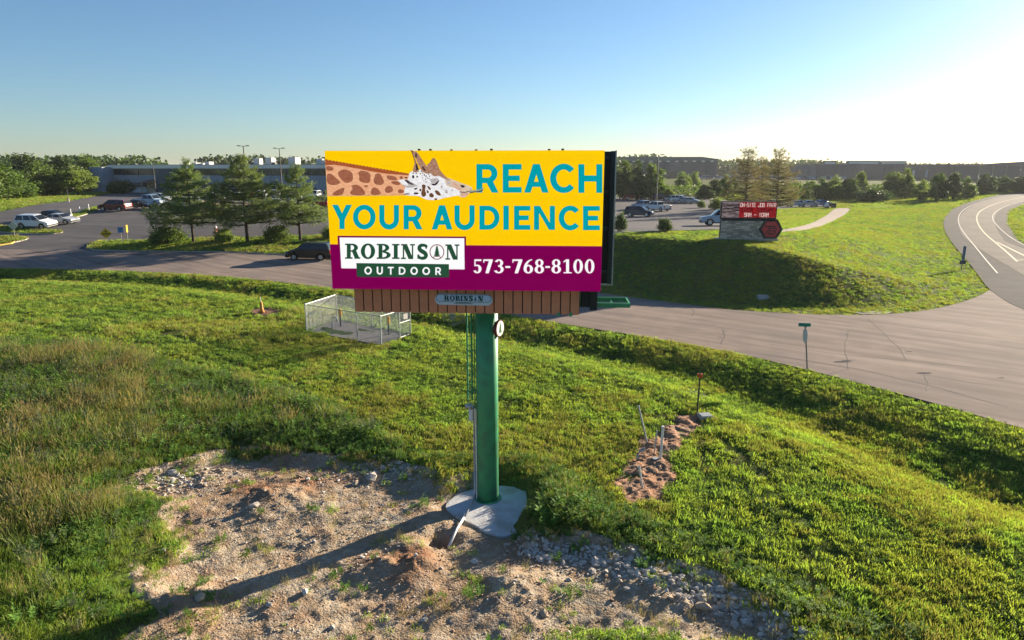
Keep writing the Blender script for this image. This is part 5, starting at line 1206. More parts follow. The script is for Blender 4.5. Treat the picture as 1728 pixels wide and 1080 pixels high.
SEG = {'O': [(0,0,1,0),(1,0,1,1),(1,1,0,1),(0,1,0,0)], 'N': [(0,0,0,1),(0,0,1,1),(1,0,1,1)], '-': [(0,.5,1,.5)], 'S': [(1,0,0,0),(0,0,0,.5),(0,.5,1,.5),(1,.5,1,1),(1,1,0,1)], 'I': [(.5,0,.5,1)], 'T': [(0,0,1,0),(.5,0,.5,1)], 'E': [(0,0,0,1),(0,0,1,0),(0,.5,.8,.5),(0,1,1,1)],
       'J': [(1,0,1,1),(1,1,0,1),(0,1,0,.7)], 'B': [(0,0,0,1),(0,0,.9,0),(.9,0,.9,.5),(0,.5,1,.5),(1,.5,1,1),(0,1,1,1)], 'F': [(0,0,0,1),(0,0,1,0),(0,.5,.8,.5)], 'A': [(0,1,0,.2),(0,.2,.5,0),(.5,0,1,.2),(1,.2,1,1),(0,.6,1,.6)], 'R': [(0,0,0,1),(0,0,1,0),(1,0,1,.5),(1,.5,0,.5),(.4,.5,1,1)],
       'V': [(0,0,.5,1),(.5,1,1,0)], 'Y': [(0,0,.5,.5),(1,0,.5,.5),(.5,.5,.5,1)], 'U': [(0,0,0,1),(0,1,1,1),(1,1,1,0)], 'D': [(0,0,0,1),(0,0,.7,0),(.7,0,1,.3),(1,.3,1,.7),(1,.7,.7,1),(.7,1,0,1)], '9': [(1,.5,0,.5),(0,.5,0,0),(0,0,1,0),(1,0,1,1),(1,1,0,1)], 'M': [(0,1,0,0),(0,0,.5,.5),(.5,.5,1,0),(1,0,1,1)], '1': [(.5,0,.5,1),(.2,.2,.5,0)], '0': [(0,0,1,0),(1,0,1,1),(1,1,0,1),(0,1,0,0)]}
def segtext(s, xa, xb, za, zb2, t):
    S = []; n = len(s); cw = (xb-xa)/n
    for k, ch in enumerate(s):
        if ch == ' ': continue
        for u0, v0, u1, v1 in SEG[ch]:
            a = np.array((xa+(k+.1+.75*u0)*cw, zb2-(zb2-za)*v0)); b = np.array((xa+(k+.1+.75*u1)*cw, zb2-(zb2-za)*v1)); d = (b-a)/np.linalg.norm(b-a)
            S += stroke([a-d*t/2, b+d*t/2], t)
    return S
hh = sz1-sz0
sface('screen_text', segtext('ON-SITE JOB FAIR', xm+.05, sx1-.03, sz0+hh*.70, sz0+hh*.93, .045), SW, .004); sface('screen_text', segtext('EVERY TUESDAY', xm+.2, sx1-.2, sz0+hh*.38, sz0+hh*.60, .045), SK, .004); sface('screen_text', segtext('9AM - 10AM', xm+.45, sx1-.6, sz0+hh*.06, sz0+hh*.29, .05), SW, .004)
# hexagon emblem
hx, hz, hr = wS/2-.42, .20+sth*.5, 24*m_*.66
def hexa(r_, y, n=6): return [(hx+r_*math.cos(2*math.pi*k/6), y, hz+r_*math.sin(2*math.pi*k/6)) for k in range(6)]
mb = MB(); mb.prism(hexa(hr*1.22, -.42), (0, .14, 0)); em2 = mb.build('emblem', m_black, js)
m_red = mat('emblem_bright_red', (.50, .035, .05), rough=.4)
mb = MB(); mb.face(hexa(hr*.92, -.424)[::-1]); mb.build('emblem_field', m_red, em2)
mb = MB()
for i, q in enumerate([(-.62,.30,.45,.30),(-.1,.30,-.48,-.55),(.62,.1,.05,.1),(.05,.1,-.22,-.5),(-.22,-.5,.35,-.5),(.35,-.5,.47,-.18),(.47,-.18,.15,-.18)]):
    for s in stroke([(q[0]*hr, q[1]*hr), (q[2]*hr, q[3]*hr)], hr*.12): mb.face([(hx+x, -.428-.0004*i, hz+z) for x, z in s])
mb.build('emblem_letters', m_black, em2, fix=False)

# ------------------------------------------------------------------ small signs and posts
m_sy = mat('sign_yellow', (.70, .42, .02), rough=.5); m_sb = mat('sign_blue', (.10, .25, .50), rough=.5); m_sg = mat('sign_green', (.01, .20, .15), rough=.5); m_sback = mat('sign_back', (.55, .55, .53), rough=.5); m_sred = mat('sign_red_paint', (.45, .02, .02), rough=.5)
m_spost = mat('sign_post', (.22, .22, .21), rough=.6, metal=.4); m_blkp = mat('sign_print', (.01, .01, .01), rough=.6)
def sign_root(name, px, py, label, cat='sign', rz=0): p = P3(px, py); e_ = empty(name, p, rz); tag(e_, label, cat); return e_, mpp(p)
e_, k = sign_root('diamond_sign', 181, 411, 'yellow diamond warning sign at the tip of the grass island', rz=RAD(28))
MB().tube([(0, 0, 0), (0, 0, 24*k)], .04, 8).build('post', m_spost, e_)
def diamond(r_, y, z, t): return [(0, y, z-r_), (r_, y, z), (0, y, z+r_), (-r_, y, z)]
mb = MB(); mb.prism(diamond(9*k, -.05, 17*k, 0), (0, .02, 0)); d_ = mb.build('sign_plate', m_sy, e_)
mb = MB(); mb.face([(-.12, -.053, 19*k), (.12, -.053, 19*k), (.05, -.053, 21.5*k), (-.05, -.053, 21.5*k)]); [mb.face([(-.42, -.053, (16.3-j*2.2)*k), (.42, -.053, (16.3-j*2.2)*k), (.42, -.053, (17.4-j*2.2)*k), (-.42, -.053, (17.4-j*2.2)*k)]) for j in range(2)]; mb.build('sign_print', m_blkp, d_, fix=False)
e_, k = sign_root('parking_sign', 206, 411, 'small blue sign on a post beside the yellow diamond', rz=RAD(30)); MB().tube([(0, 0, 0), (0, 0, 26*k)], .04, 8).build('post', m_spost, e_); MB().box((0, -.05, 23*k), (8*k, .03, 9*k)).build('sign_plate', m_sb, e_)
e_, k = sign_root('yellow_sign', 216, 409, 'narrow yellow sign seen almost edge-on beside the blue sign', rz=RAD(106)); MB().tube([(0, 0, 0), (0, 0, 26*k)], .04, 8).build('post', m_spost, e_); MB().box((0, -.05, 23*k), (9*k, .03, 12*k)).build('sign_plate', m_sy, e_)
e_, k = sign_root('diamond_sign', 25, 401, 'pale back of a diamond sign near the left picture edge', rz=RAD(10)); MB().tube([(0, 0, 0), (0, 0, 27*k)], .04, 8).build('post', m_spost, e_); mb = MB(); mb.prism(diamond(7.5*k, -.05, 20*k, 0), (0, .02, 0)); mb.build('sign_plate', mat('sign_back_green', (.42, .45, .36), rough=.6), e_)
e_, k = sign_root('street_sign', 1363, 625, 'leaning street sign post with a green blade and an edge-on stop sign'); top = (-.27, .1, 75*k)
MB().tube([(0, 0, -.2), top], .035, 8).build('post', m_spost, e_)
MB().box((top[0]-.05, top[1], top[2]+.09), (.56, .03, .17), RAD(-8)).build('street_blade', m_sg, e_); MB().box((top[0], top[1], top[2]), (.10, .04, .06)).build('blade_bracket', m_spost, e_)
oc = [(.375*math.cos(RAD(22.5+45*i)), .375*math.sin(RAD(22.5+45*i))) for i in range(8)]; oc_ax = Vector((.12, .99, 0)).normalized(); c_ = Vector(top)*.80+Vector((-.04, -.03, 0))
mb = MB(); mb.prism([tuple(c_+oc_ax*u+ZV*v) for u, v in oc], tuple(Vector((-oc_ax.y, oc_ax.x, 0))*.02)); mb.build('stop_plate', m_sback, e_)
e_, k = sign_root('roadside_sign', 1622, 456, 'tall narrow blue sign with a small square plate beside the main road'); MB().tube([(0, 0, 0), (0, 0, 41*k)], .045, 8).build('post', m_spost, e_)
MB().box((0, -.06, 29*k), (.50, .04, 24*k), RAD(80)).build('sign_plate', mat('sign_slate_blue', (.07, .14, .30), rough=.5), e_); MB().box((0, -.08, 13.5*k), (10*k, .03, 6*k)).build('number_plate', mat('sign_dark_blue', (.03, .05, .10), rough=.5), e_)
# orange topped marker post with its pad
e_, k = sign_root('marker_post', 1176, 700, 'dark utility marker post with an orange block near its top', 'post'); MB().tube([(0, 0, -.1), (.03, 0, 74*k)], .032, 8).build('post', m_trim, e_)
m_or = mat('marker_orange', (.55, .12, .02), (.45, .10, .02), scale=12, rough=.6); MB().box((.03, 0, 69*k), (.21, .14, .16)).build('orange_block', m_or, e_, bevel=.015)
e_, k = sign_root('utility_pad', 1190, 704, 'small square grey concrete box lid at the foot of the orange marker', 'utility box', RAD(8)); MB().box((0, 0, .04), (.52, .5, .14)).build('box', m_kerb, e_, bevel=.02); MB().box((0, 0, .115), (.42, .40, .012)).build('lid', m_greyp, e_)
def pole_px(name, a, b, r_, m, label, lean_y=0.0, cat='pipe', hollow=True):
    p = P3(*b); k = mpp(p); e_ = empty(name, p); tag(e_, label, cat); tip = Vector(((a[0]-b[0])*k, lean_y, (b[1]-a[1])*k*1.02))
    MB().tube([(0, 0, -.15), tuple(tip)], r_, 12).build('tube', m, e_, smooth=False)
    MB().tube([tuple(tip-tip.normalized()*.06), tuple(tip+tip.normalized()*.004)], r_*1.18, 12).build('collar', m, e_); return e_
pole_px('conduit_pipe', (1076, 685), (1094, 748), .035, m_steel, 'leaning grey-white conduit sticking out of the dug clay, tallest', .15); pole_px('conduit_pipe', (1116, 717), (1114, 776), .042, m_pipe, 'upright white pipe in the middle of the dug clay patch')
pole_px('conduit_pipe', (1107, 725), (1103, 766), .022, m_greyp, 'thin grey rod left of the upright white pipe'); pole_px('conduit_pipe', (1076, 783), (1086, 823), .03, m_pipe, 'short white pipe leaning at the lower end of the dug clay', -.1)
p = P3(1079, 776); e_ = empty('conduit_elbow', p); tag(e_, 'bent grey conduit elbow lying at the edge of the dug clay', 'pipe'); MB().tube([(-.05, 0, 0), (-.07, 0, .18), (0, .02, .3), (.12, .05, .36)], .045, 10).build('tube', m_greyp, e_, smooth=True); MB().tube([(.10, .045, .35), (.17, .06, .38)], .058, 10).build('coupling', m_greyp, e_)
p = P3(1106, 776); e_ = empty('valve_cover', p); tag(e_, 'dark round lid lying beside the upright white pipe', 'lid'); MB().tube([(0, 0, 0), (0, 0, .05)], .14, 16).build('lid', m_trim, e_); MB().tube([(0, 0, .05), (0, 0, .065)], .11, 16).build('lid_ring', m_greyp, e_)
# orange flared cable marker
e_, k = sign_root('cable_marker', 442, 528, 'orange flared cable marker with a white whip standing on bare soil', 'marker'); MB().tube([(0, 0, 0), (0, 0, .25), (0, 0, .75)], [.20, .12, .085], 14).build('cone', mat('marker_cone', (.60, .26, .05), (.5, .2, .04), scale=8, rough=.6), e_, smooth=True); MB().tube([(0, 0, .75), (-.03, 0, 1.1)], .02, 6).build('whip', m_pipe, e_); MB().tube([(0, 0, .0), (0, 0, .03)], .24, 14).build('foot', m_trim, e_)
# golf cart like barbecue trailer near the path
p = P3(1401, 351.5); e_ = empty('utility_cart', p, RAD(4)); tag(e_, 'small black and white utility cart where the footpath meets the car park', 'cart')
MB().box((.3, 0, .75), (1.5, 1.0, .7)).build('box', m_trim, e_, bevel=.05); MB().box((-.9, 0, .6), (.8, .9, .5)).build('nose', PAINT['white'], e_, bevel=.08); MB().box((-.85, 0, 1.1), (.3, .5, .45)).build('seat', PAINT['white'], e_, bevel=.06)
for sx in (-.8, .7):
    for sy in (-.5, .5): MB().tube([(sx, sy-.06, .25), (sx, sy+.06, .25)], .25, 14).build('wheel', m_tyre, e_)
p = P3(1287, 503); e_ = empty('ground_box', p); tag(e_, 'pale utility box lid set in the shaded bank below the sign', 'utility box'); MB().box((0, 0, .06), (.75, .5, .28)).build('box', m_greyp, e_, bevel=.03); MB().box((0, 0, .21), (.68, .44, .03)).build('lid', m_kerb, e_)

# low white bollards along the narrow island and a hydrant between the pines
for j, (px, py, w_) in enumerate(((120, 365, 'nearest the silver sedan'), (135, 361, 'second from the silver sedan'), (150, 356, 'next to the maroon SUV'))):
    p = P3(px, py); e_ = empty('bollard', p); tag(e_, 'short white bollard on the narrow island, '+w_, 'bollard', 'island bollards'); MB().tube([(0, 0, 0), (0, 0, 1.05)], .09, 10).build('shaft', m_pipe, e_); MB().tube([(0, 0, 1.05), (0, 0, 1.12)], [.09, .04], 10).build('cap', m_pipe, e_)
p = P3(365, 397); e_ = empty('fire_hydrant', p); tag(e_, 'small faded red hydrant between the first two roadside pines', 'hydrant'); m_hy = mat('hydrant_red', (.5, .12, .10), rough=.5)
MB().tube([(0, 0, 0), (0, 0, .08), (0, 0, .09), (0, 0, .95)], [.22, .22, .15, .15], 12).build('body', m_hy, e_); MB().tube([(0, 0, .95), (0, 0, 1.08), (0, 0, 1.18)], [.18, .13, .05], 12).build('bonnet', PAINT['white'], e_); MB().tube([(-.26, 0, .72), (.26, 0, .72)], .08, 10).build('outlet', m_hy, e_)
drape('culvert_apron', [P(*q) for q in [(746,529),(775,524),(796,532),(786,545),(766,550),(747,541)]], m_kerb, off=.05, spacing=.6, skirt=.2)
# ------------------------------------------------------------------ chain-link enclosure
fcx = [gz(517.5, 559), gz(643.5, 583), gz(693, 566), gz(569, 540)]; FHt = 1.68
fz = [zat(*q) for q in fcx]; fo = Vector((*fcx[0], fz[0]))
fe = empty('chain_link_fence', fo); tag(fe, 'galvanised chain-link enclosure around gravel left of the billboard pole', 'fence')
m_fp = mat('fence_galv', (.44, .46, .45), (.36, .38, .37), scale=6, rough=.5, metal=.35); m_wire = mat('fence_wire', (.50, .52, .52), rough=.45, metal=.4)
C3 = [Vector((*q, z))-fo for q, z in zip(fcx, fz)]
for a in C3: MB().tube([a-ZV*.1, a+ZV*(FHt+.03)], .036, 10).build('post', m_fp, fe); MB().tube([a+ZV*(FHt+.03), a+ZV*(FHt+.07)], [.046, .02], 10).build('post_cap', m_fp, fe)
extra = [C3[0].lerp(C3[1], .70), C3[1].lerp(C3[2], .62), C3[3].lerp(C3[2], .5)]
for a in extra: MB().tube([a-ZV*.1, a+ZV*FHt], .032, 10).build('post', m_fp, fe)
for i_ in range(4):
    a, b = C3[i_], C3[(i_+1) % 4]
    MB().tube([a+ZV*FHt, b+ZV*FHt], .024, 8).build('top_rail', m_fp, fe)
    mb = MB(); L = (b-a).length; d = (b-a)/L; sp = .085; h = FHt-.06; k0 = -h/1.0
    def wire(p0, p1): mb.tube([p0, p1], .0048, 3, cap=False)
    s = -h
    while s < L:
        for sg in (1, -1):
            t0, t1 = s, s+h; z0_, z1_ = (.03, .03+h) if sg > 0 else (.03+h, .03)
            u0, u1 = max(t0, 0), min(t1, L)
            if u1-u0 > .02:
                f0, f1 = (u0-t0)/h, (u1-t0)/h
                wire(a+d*u0+ZV*(z0_+(z1_-z0_)*f0), a+d*u1+ZV*(z0_+(z1_-z0_)*f1))
        s += sp
    mb.build('wire_mesh', m_wire, fe, fix=False)
a, b = extra[1], C3[2]
for z in (.10, .95): MB().tube([a+ZV*z, b+ZV*z], .022, 8).build('gate_rail', m_fp, fe)
m_gravel = mat('enclosure_gravel', (.19, .175, .165), (.27, .25, .23), scale=7, rough=.95, bump=.05, bscale=14)
drape('gravel_bed', [fcx[0], fcx[1], fcx[2], fcx[3]], m_gravel, off=.05, spacing=.5, skirt=.1)
def marker(px, py, label, c):
    e_, k = sign_root('gas_marker', px, py, label, 'marker post'); MB().tube([(0, 0, -.1), (0, 0, .75)], .045, 10).build('post', m_trim, e_); MB().tube([(0, 0, .72), (0, 0, 1.12)], [.11, .105], 12).build('cap', c, e_); MB().tube([(0, 0, 1.12), (0, 0, 1.16)], [.105, .05], 12).build('cap_top', c, e_)
m_mk = mat('marker_yellow', (.62, .32, .015), (.55, .27, .015), scale=9, rough=.5); marker(575, 552, 'yellow capped marker post inside the left part of the enclosure', m_mk); marker(656, 566, 'brighter yellow capped marker post inside the enclosure by the gate', mat('marker_yellow2', (.75, .40, .02), rough=.5))
p = P3(566, 556); e_ = empty('vent_pipe', p); tag(e_, 'grey pipe bent into a hoop inside the enclosure', 'pipe'); MB().tube([(-.18, 0, -.1), (-.18, 0, .55), (-.1, 0, .72), (0, 0, .78), (.1, 0, .72), (.16, 0, .55)], .05, 10).build('tube', m_greyp, e_, smooth=True); MB().tube([(.16, 0, .56), (.165, 0, .48)], .062, 10).build('cap', m_steel, e_)
e_, k = sign_root('fence_notice', 684, 570, 'small pale notice plate wired to the enclosure gate', 'sign'); pq = C3[2].lerp(extra[1], .4)+fo; e_.location = pq; MB().box((0, -.06, 1.25), (.30, .012, .32), RAD(50)).build('plate', mat('notice_white', (.7, .62, .58), rough=.6), e_); MB().tube([(0, -.05, 1.05), (0, -.05, 1.45)], .006, 5).build('tie', m_steel, e_)
# ------------------------------------------------------------------ scattered ground cover
def scatter(name, pts, rot, scl, idx, sources, label, cat):
    n = len(pts); me = bpy.data.meshes.new(name); me.vertices.add(n); me.vertices.foreach_set('co', np.asarray(pts, np.float32).ravel())
    for nm, ty, dat in (('rot', 'FLOAT_VECTOR', rot), ('scl', 'FLOAT_VECTOR', scl)):
        a = me.attributes.new(nm, ty, 'POINT'); a.data.foreach_set('vector', np.asarray(dat, np.float32).ravel())
    a = me.attributes.new('idx', 'INT', 'POINT'); a.data.foreach_set('value', np.asarray(idx, np.int32))
    o = bpy.data.objects.new(name, me); col.objects.link(o)
    c = bpy.data.collections.new(name+'_source')
    for k, (sm_, m) in enumerate(sources):
        s = bpy.data.objects.new('%s_src_%02d' % (name, k), sm_); 
        if not sm_.materials: sm_.materials.append(m)
        c.objects.link(s)
    nt = bpy.data.node_groups.new(name, 'GeometryNodeTree')
    nt.interface.new_socket('Geometry', in_out='INPUT', socket_type='NodeSocketGeometry'); nt.interface.new_socket('Geometry', in_out='OUTPUT', socket_type='NodeSocketGeometry')
    gi = nt.nodes.new('NodeGroupInput'); go = nt.nodes.new('NodeGroupOutput'); ip = nt.nodes.new('GeometryNodeInstanceOnPoints'); ci = nt.nodes.new('GeometryNodeCollectionInfo')
    ci.inputs['Collection'].default_value = c; ci.inputs['Separate Children'].default_value = True; ci.inputs['Reset Children'].default_value = True
    def attr(nm, ty):
        q = nt.nodes.new('GeometryNodeInputNamedAttribute'); q.data_type = ty; q.inputs['Name'].default_value = nm
        return next(s for s in q.outputs if s.enabled and s.name == 'Attribute')
    nt.links.new(gi.outputs[0], ip.inputs['Points']); nt.links.new(ci.outputs[0], ip.inputs['Instance']); ip.inputs['Pick Instance'].default_value = True
    nt.links.new(attr('idx', 'INT'), ip.inputs['Instance Index']); nt.links.new(attr('rot', 'FLOAT_VECTOR'), ip.inputs['Rotation']); nt.links.new(attr('scl', 'FLOAT_VECTOR'), ip.inputs['Scale'])
    nt.links.new(ip.outputs[0], go.inputs[0])
    md = o.modifiers.new('scatter', 'NODES'); md.node_group = nt
    tag(o, label, cat, kind='stuff'); return o
def tuft(seed, n, h0, h1, spread, wid, bend, heads=0):
    r = np.random.default_rng(seed); V = []; Fc = []
    for k in range(n):
        a = r.uniform(0, 6.283); q = spread*math.sqrt(r.random()); bx_, by_ = q*math.cos(a), q*math.sin(a)
        h = r.uniform(h0, h1); da = a+r.normal()*.9; b = bend*h*r.uniform(.2, 1.2); dx, dy = math.cos(da)*b, math.sin(da)*b
        fa = r.uniform(0, 6.283); wx, wy = math.cos(fa)*wid*r.uniform(.7, 1.3)/2, math.sin(fa)*wid/2
        i = len(V)
        V += [(bx_-wx, by_-wy, -.03), (bx_+wx, by_+wy, -.03), (bx_+dx*.35+wx*.8, by_+dy*.35+wy*.8, h*.6), (bx_+dx*.35-wx*.8, by_+dy*.35-wy*.8, h*.6), (bx_+dx, by_+dy, h)]
        Fc += [(i, i+1, i+2, i+3), (i+3, i+2, i+4)]
        if k < heads:
            i = len(V); t = (bx_+dx*.9, by_+dy*.9, h*.95); V += [(t[0]-.012, t[1], t[2]), (t[0]+.012, t[1], t[2]), (t[0]+dx*.25+.004, t[1]+dy*.25, t[2]+h*.2), (t[0], t[1]-.014, t[2]), (t[0], t[1]+.014, t[2])]
            Fc += [(i, i+1, i+2), (i+3, i+4, i+2)]
    me = bpy.data.meshes.new('tuft'); me.from_pydata(V, [], Fc); me.update(); return me
def weed(seed, stems, h, spread, leaf, dens=16):
    r = np.random.default_rng(seed); V = []; Fc = []
    for k in range(stems):
        a = r.uniform(0, 6.283); q = spread*math.sqrt(r.random()); x, y = q*math.cos(a), q*math.sin(a); hh = h*r.uniform(.55, 1.1); lx, ly = math.cos(a)*hh*.25*r.random(), math.sin(a)*hh*.25*r.random()
        i = len(V); V += [(x-.006, y, -.03), (x+.006, y, -.03), (x+lx, y+ly, hh)]; Fc.append((i, i+1, i+2))
        for j in range(dens):
            t = r.uniform(.12, 1); b = r.uniform(0, 6.283); s = leaf*(1.15-.6*t)*r.uniform(.7, 1.3); cx, cy, cz = x+lx*t, y+ly*t, hh*t
            dx, dy, dz = math.cos(b), math.sin(b), r.uniform(-.1, .7); i = len(V)
            V += [(cx, cy, cz), (cx+dx*s*.5-dy*s*.26, cy+dy*s*.5+dx*s*.26, cz+dz*s*.5), (cx+dx*s, cy+dy*s, cz+dz*s*.8), (cx+dx*s*.5+dy*s*.26, cy+dy*s*.5-dx*s*.26, cz+dz*s*.5)]; Fc.append((i, i+1, i+2, i+3))
    me = bpy.data.meshes.new('weed'); me.from_pydata(V, [], Fc); me.update(); return me
def rock_mesh(seed, flat_=.6):
    r = np.random.default_rng(seed); bm = bmesh.new(); bmesh.ops.create_icosphere(bm, subdivisions=1, radius=.5)
    ax = [Vector(r.normal(size=3)).normalized() for _ in range(5)]
    for v in bm.verts:
        for a in ax:
            d = v.co.dot(a)
            if d > .30: v.co -= a*(d-.30)*.9
        v.co = Vector((v.co.x*r.uniform(.9, 1.25), v.co.y*r.uniform(.75, 1.0), v.co.z*flat_*r.uniform(.85, 1.1)))
    me = bpy.data.meshes.new('rock'); bm.to_mesh(me); bm.free(); return me

G_lawn = mat('grass_lawn', (.084, .134, .03), (.12, .16, .034), scale=.8, rough=.7, trans=.6, rnd=.25, spec=.1, c3=(.135, .15, .03), pscale=.3)
G_dry = mat('grass_dry', (.18, .17, .05), (.15, .155, .04), scale=1.5, rough=.7, trans=.35, rnd=.2, spec=.15)
G_dark = mat('grass_clover', (.074, .12, .03), (.09, .138, .034), scale=2, rough=.85, trans=.38, rnd=.2, spec=.04)
G_tall = mat('grass_tall', (.098, .14, .03), (.125, .16, .036), scale=.7, rough=.6, trans=.36, rnd=.25, spec=.2, c3=(.13, .13, .04), pscale=.35)
G_straw = mat('grass_straw', (.24, .19, .10), (.19, .15, .075), scale=2, rough=.75, trans=.3, rnd=.2)
G_weed = mat('weed_leaf', (.078, .142, .028), (.10, .168, .034), scale=1.6, rough=.7, trans=.34, rnd=.2, spec=.1)
G_grey = mat('weed_grey', (.085, .10, .05), (.065, .085, .04), scale=2, rough=.7, trans=.25, rnd=.2)
lawn_src = [(tuft(200+k, 34, .03, .085, .18, .017, .8), G_lawn) for k in range(3)]+[(tuft(210, 24, .06, .13, .17, .016, .6), G_dry), (weed(211, 9, .05, .17, .055, 5), G_dark), (weed(212, 8, .06, .16, .05, 5), G_dark)]
def rnd_pts(box, dens, keep, r):
    x0, x1, y0, y1 = box; n = int((x1-x0)*(y1-y0)*dens); x = r.uniform(x0, x1, n); y = r.uniform(y0, y1, n)
    k = (np.abs(x) < .92*y+4); x, y = x[k], y[k]; k = keep(x, y); return x[k], y[k]
r = np.random.default_rng(77)
MEADOW = [P(*p) for p in [(-60,570),(0,572),(100,588),(190,612),(260,636),(330,650),(420,676),(500,700),(560,735),(620,765),(560,776),(470,768),(400,757),(330,782),(260,800),(205,822),(220,840),(290,855),(255,890),(290,930),(235,960),(250,1000),(330,1040),(250,1079)]]+[(-6.0, 10.2), (-14, 9), (-40, 14), (-45, 33)]
BANK = [P(*p) for p in [(640,768),(720,772),(800,778),(870,774),(930,788),(1000,838),(1090,885),(1180,918),(1260,955),(1400,1015),(1500,1060),(1560,1079),(1420,1079),(1345,1078),(1290,1030),(1200,985),(1110,955),(1040,928),(960,905),(905,915),(880,885),(903,850),(890,812),(800,798),(757,822),(715,800),(640,780)]]
CLAY = [P(*p) for p in [(1078,735),(1098,742),(1118,722),(1150,698),(1195,702),(1182,716),(1156,740),(1136,768),(1142,805),(1120,848),(1060,850),(1030,818),(1054,782),(1074,760)]]
SOILC = [P(442+28*math.cos(t)+6, 527+7*math.sin(t)) for t in np.linspace(0, 6.28, 10, endpoint=False)]
PADXY = [P(*p) for p in [(748,852),(770,832),(800,822),(850,812),(895,818),(902,838),(890,862),(876,885),(866,900),(842,907),(815,893),(790,880),(765,870)]]
fence_poly = fcx
TRK = [chaikin([P(*p) for p in L_], 2) for L_ in TRACKS_PX]
def lawn_keep(x, y):
    yn_ = np.interp(x, nx, ny); k = y < yn_-.12
    k &= ~inside(x, y, MEADOW) & (rsd(x, y) > -.1) & (sdist(x, y, CLAY)+.35*fbm(x*2.2, y*2.2, 99) > 0) & ~inside(x, y, fence_poly) & ~inside(x, y, SOILC) & ~inside(x, y, PADXY)
    return k
def add_lawn(name, box, dens, keep, s0, label, zf=HT, dz=0.0):
    x, y = rnd_pts(box, dens, keep, r); n = len(x); pn = fbm(x*.22, y*.22, 31)+.6*fbm(x*.9, y*.9, 33, 3); q = r.random(n)
    idx = r.integers(0, 3, n); idx = np.where((pn > .10) & (q < .55), 3, idx); idx = np.where((pn < -.02) & (q < .55), 4+r.integers(0, 2, n), idx)
    s = s0*r.uniform(.7, 1.35, n)*(1+.3*np.clip(fbm(x*.5, y*.5, 40), -.4, .6)); scl = np.stack([s, s, s*r.uniform(.7, 1.3, n)], 1)
    rot = np.stack([r.normal(size=n)*.12, r.normal(size=n)*.12, r.uniform(0, 6.283, n)], 1)
    md = dist_poly(x, y, MAINL) if y.max() > 90 else dist_poly(x, y, NEAR)     # mower passes lean the grass to and fro
    st = np.sign(np.sin(md*2*math.pi/2.6+1.2*fbm(x*.08, y*.08, 46))); rot[:, 0] += .30*st; rot[:, 1] += .22*st; scl[:, 2] *= 1-.14*st
    if y.max() < 68:                  # wheel tracks and thin spots
        td = np.full(n, 9.0)
        for L_ in TRK: td = np.minimum(td, np.abs(np.minimum(dist_poly(x, y, L_), 1)))
        thin = (td < .17) & (r.random(n) < .8) | ((fbm(x*.7+9, y*.7, 44) > .36) & (r.random(n) < .8))
        kp = ~thin; x, y, rot, scl, idx = x[kp], y[kp], rot[kp], scl[kp], idx[kp]
    scatter(name, np.stack([x, y, zf(x, y)+dz], 1), rot, scl, idx, lawn_src, label, 'grass')
    return n
nt_ = add_lawn('lawn_grass', (-34, 34, 9, 37), 95, lawn_keep, 1.0, 'short uneven green lawn around the billboard pole')
nt_ += add_lawn('lawn_grass', (-62, 40, 37, 67), 32, lawn_keep, 1.35, 'mown lawn and ditch banks along the near side of the concrete road')
pave = [LOT_R, [P(*p) for p in [(1295,390.5),(1330,387),(1360,380),(1385,369),(1402,357),(1410,351.5),(1437,351.5),(1428,361),(1405,374),(1380,384),(1350,390.5),(1300,393)]]]
MAINPOLY = ML+MR[::-1]
def mound_keep(x, y):
    yf_ = np.interp(x, fx_, fy_); k = (y > yf_+.15) & (x/np.maximum(y, 1) > -.03)
    for q in pave: k &= ~inside(x, y, q)
    k &= ~inside(x, y, MAINPOLY) & (x < 95) & ~((x > 37) & inside(x, y, MAINL+[(2000, 2000), (2000, -500)])); return k
nt_ += add_lawn('lawn_grass', (-2, 95, 44, 150), 17, mound_keep, 1.0, 'mown grass on the bank and field around the job fair sign', zf=H0)
nt_ += add_lawn('bank_grass', (-150, -60, 92, 190), 3.2, lambda x, y: ~inside(x, y, LOT_L) & (x < -.42*y) & (y > 100), 2.2, 'sunlit grass bank below the left wood', zf=H0)
def isl_keep(x, y):
    k = np.zeros(len(x), bool)
    for q in isl.values(): k |= inside(x, y, q)
    return k
def field_keep(x, y): return mound_keep2(x, y) & (y > 100)
def mound_keep2(x, y):
    k = ~inside(x, y, MAINPOLY)
    for q in pave: k &= ~inside(x, y, q)
    return k & (x > .3*y) & (x < 1.0*y)
nt_ += add_lawn('field_grass', (45, 230, 60, 240), 3.5, lambda x, y: mound_keep2(x, y) & ((y > 150) | (x > 95) | inside(x, y, MAINL+[(2000, 2000), (2000, -500)])), 2.2, 'rough far field grass on both sides of the main road', zf=H0)
nt_ += add_lawn('lawn_grass', (-75, -8, 68, 118), 12, isl_keep, 1.7, 'grass on the car park islands at the left', zf=H0, dz=.12)
# meadow
tall_src = [(tuft(230+k, 40, .12, .42, .24, .018, .65, heads=4), G_tall) for k in range(3)]+[(tuft(236, 26, .25, .6, .2, .010, .4, heads=18), G_straw), (weed(237, 8, .42, .22, .12, 14), G_weed), (weed(238, 8, .5, .2, .08, 16), G_grey), (tuft(239, 44, .07, .2, .25, .018, .9), G_lawn)]
x, y = rnd_pts((-46, 0, 9, 37), 34, lambda x, y: (sdist(x, y, MEADOW) < 1.3) & (rsd(x, y) > 0), r); n = len(x)
pn = fbm(x*.3, y*.3, 51)+.5*fbm(x*1.1, y*1.1, 52); q = r.random(n); lowz = sm(y, 14.5, 19.5)  # nearer strip is shorter grass
idx = r.integers(0, 3, n); idx = np.where((pn > .05) & (q < .14), 3, idx); idx = np.where((pn < .06) & (q < .42), 4, idx); idx = np.where(q > .88, 5, idx); idx = np.where(r.random(n) > .15+.85*lowz, 6, idx)
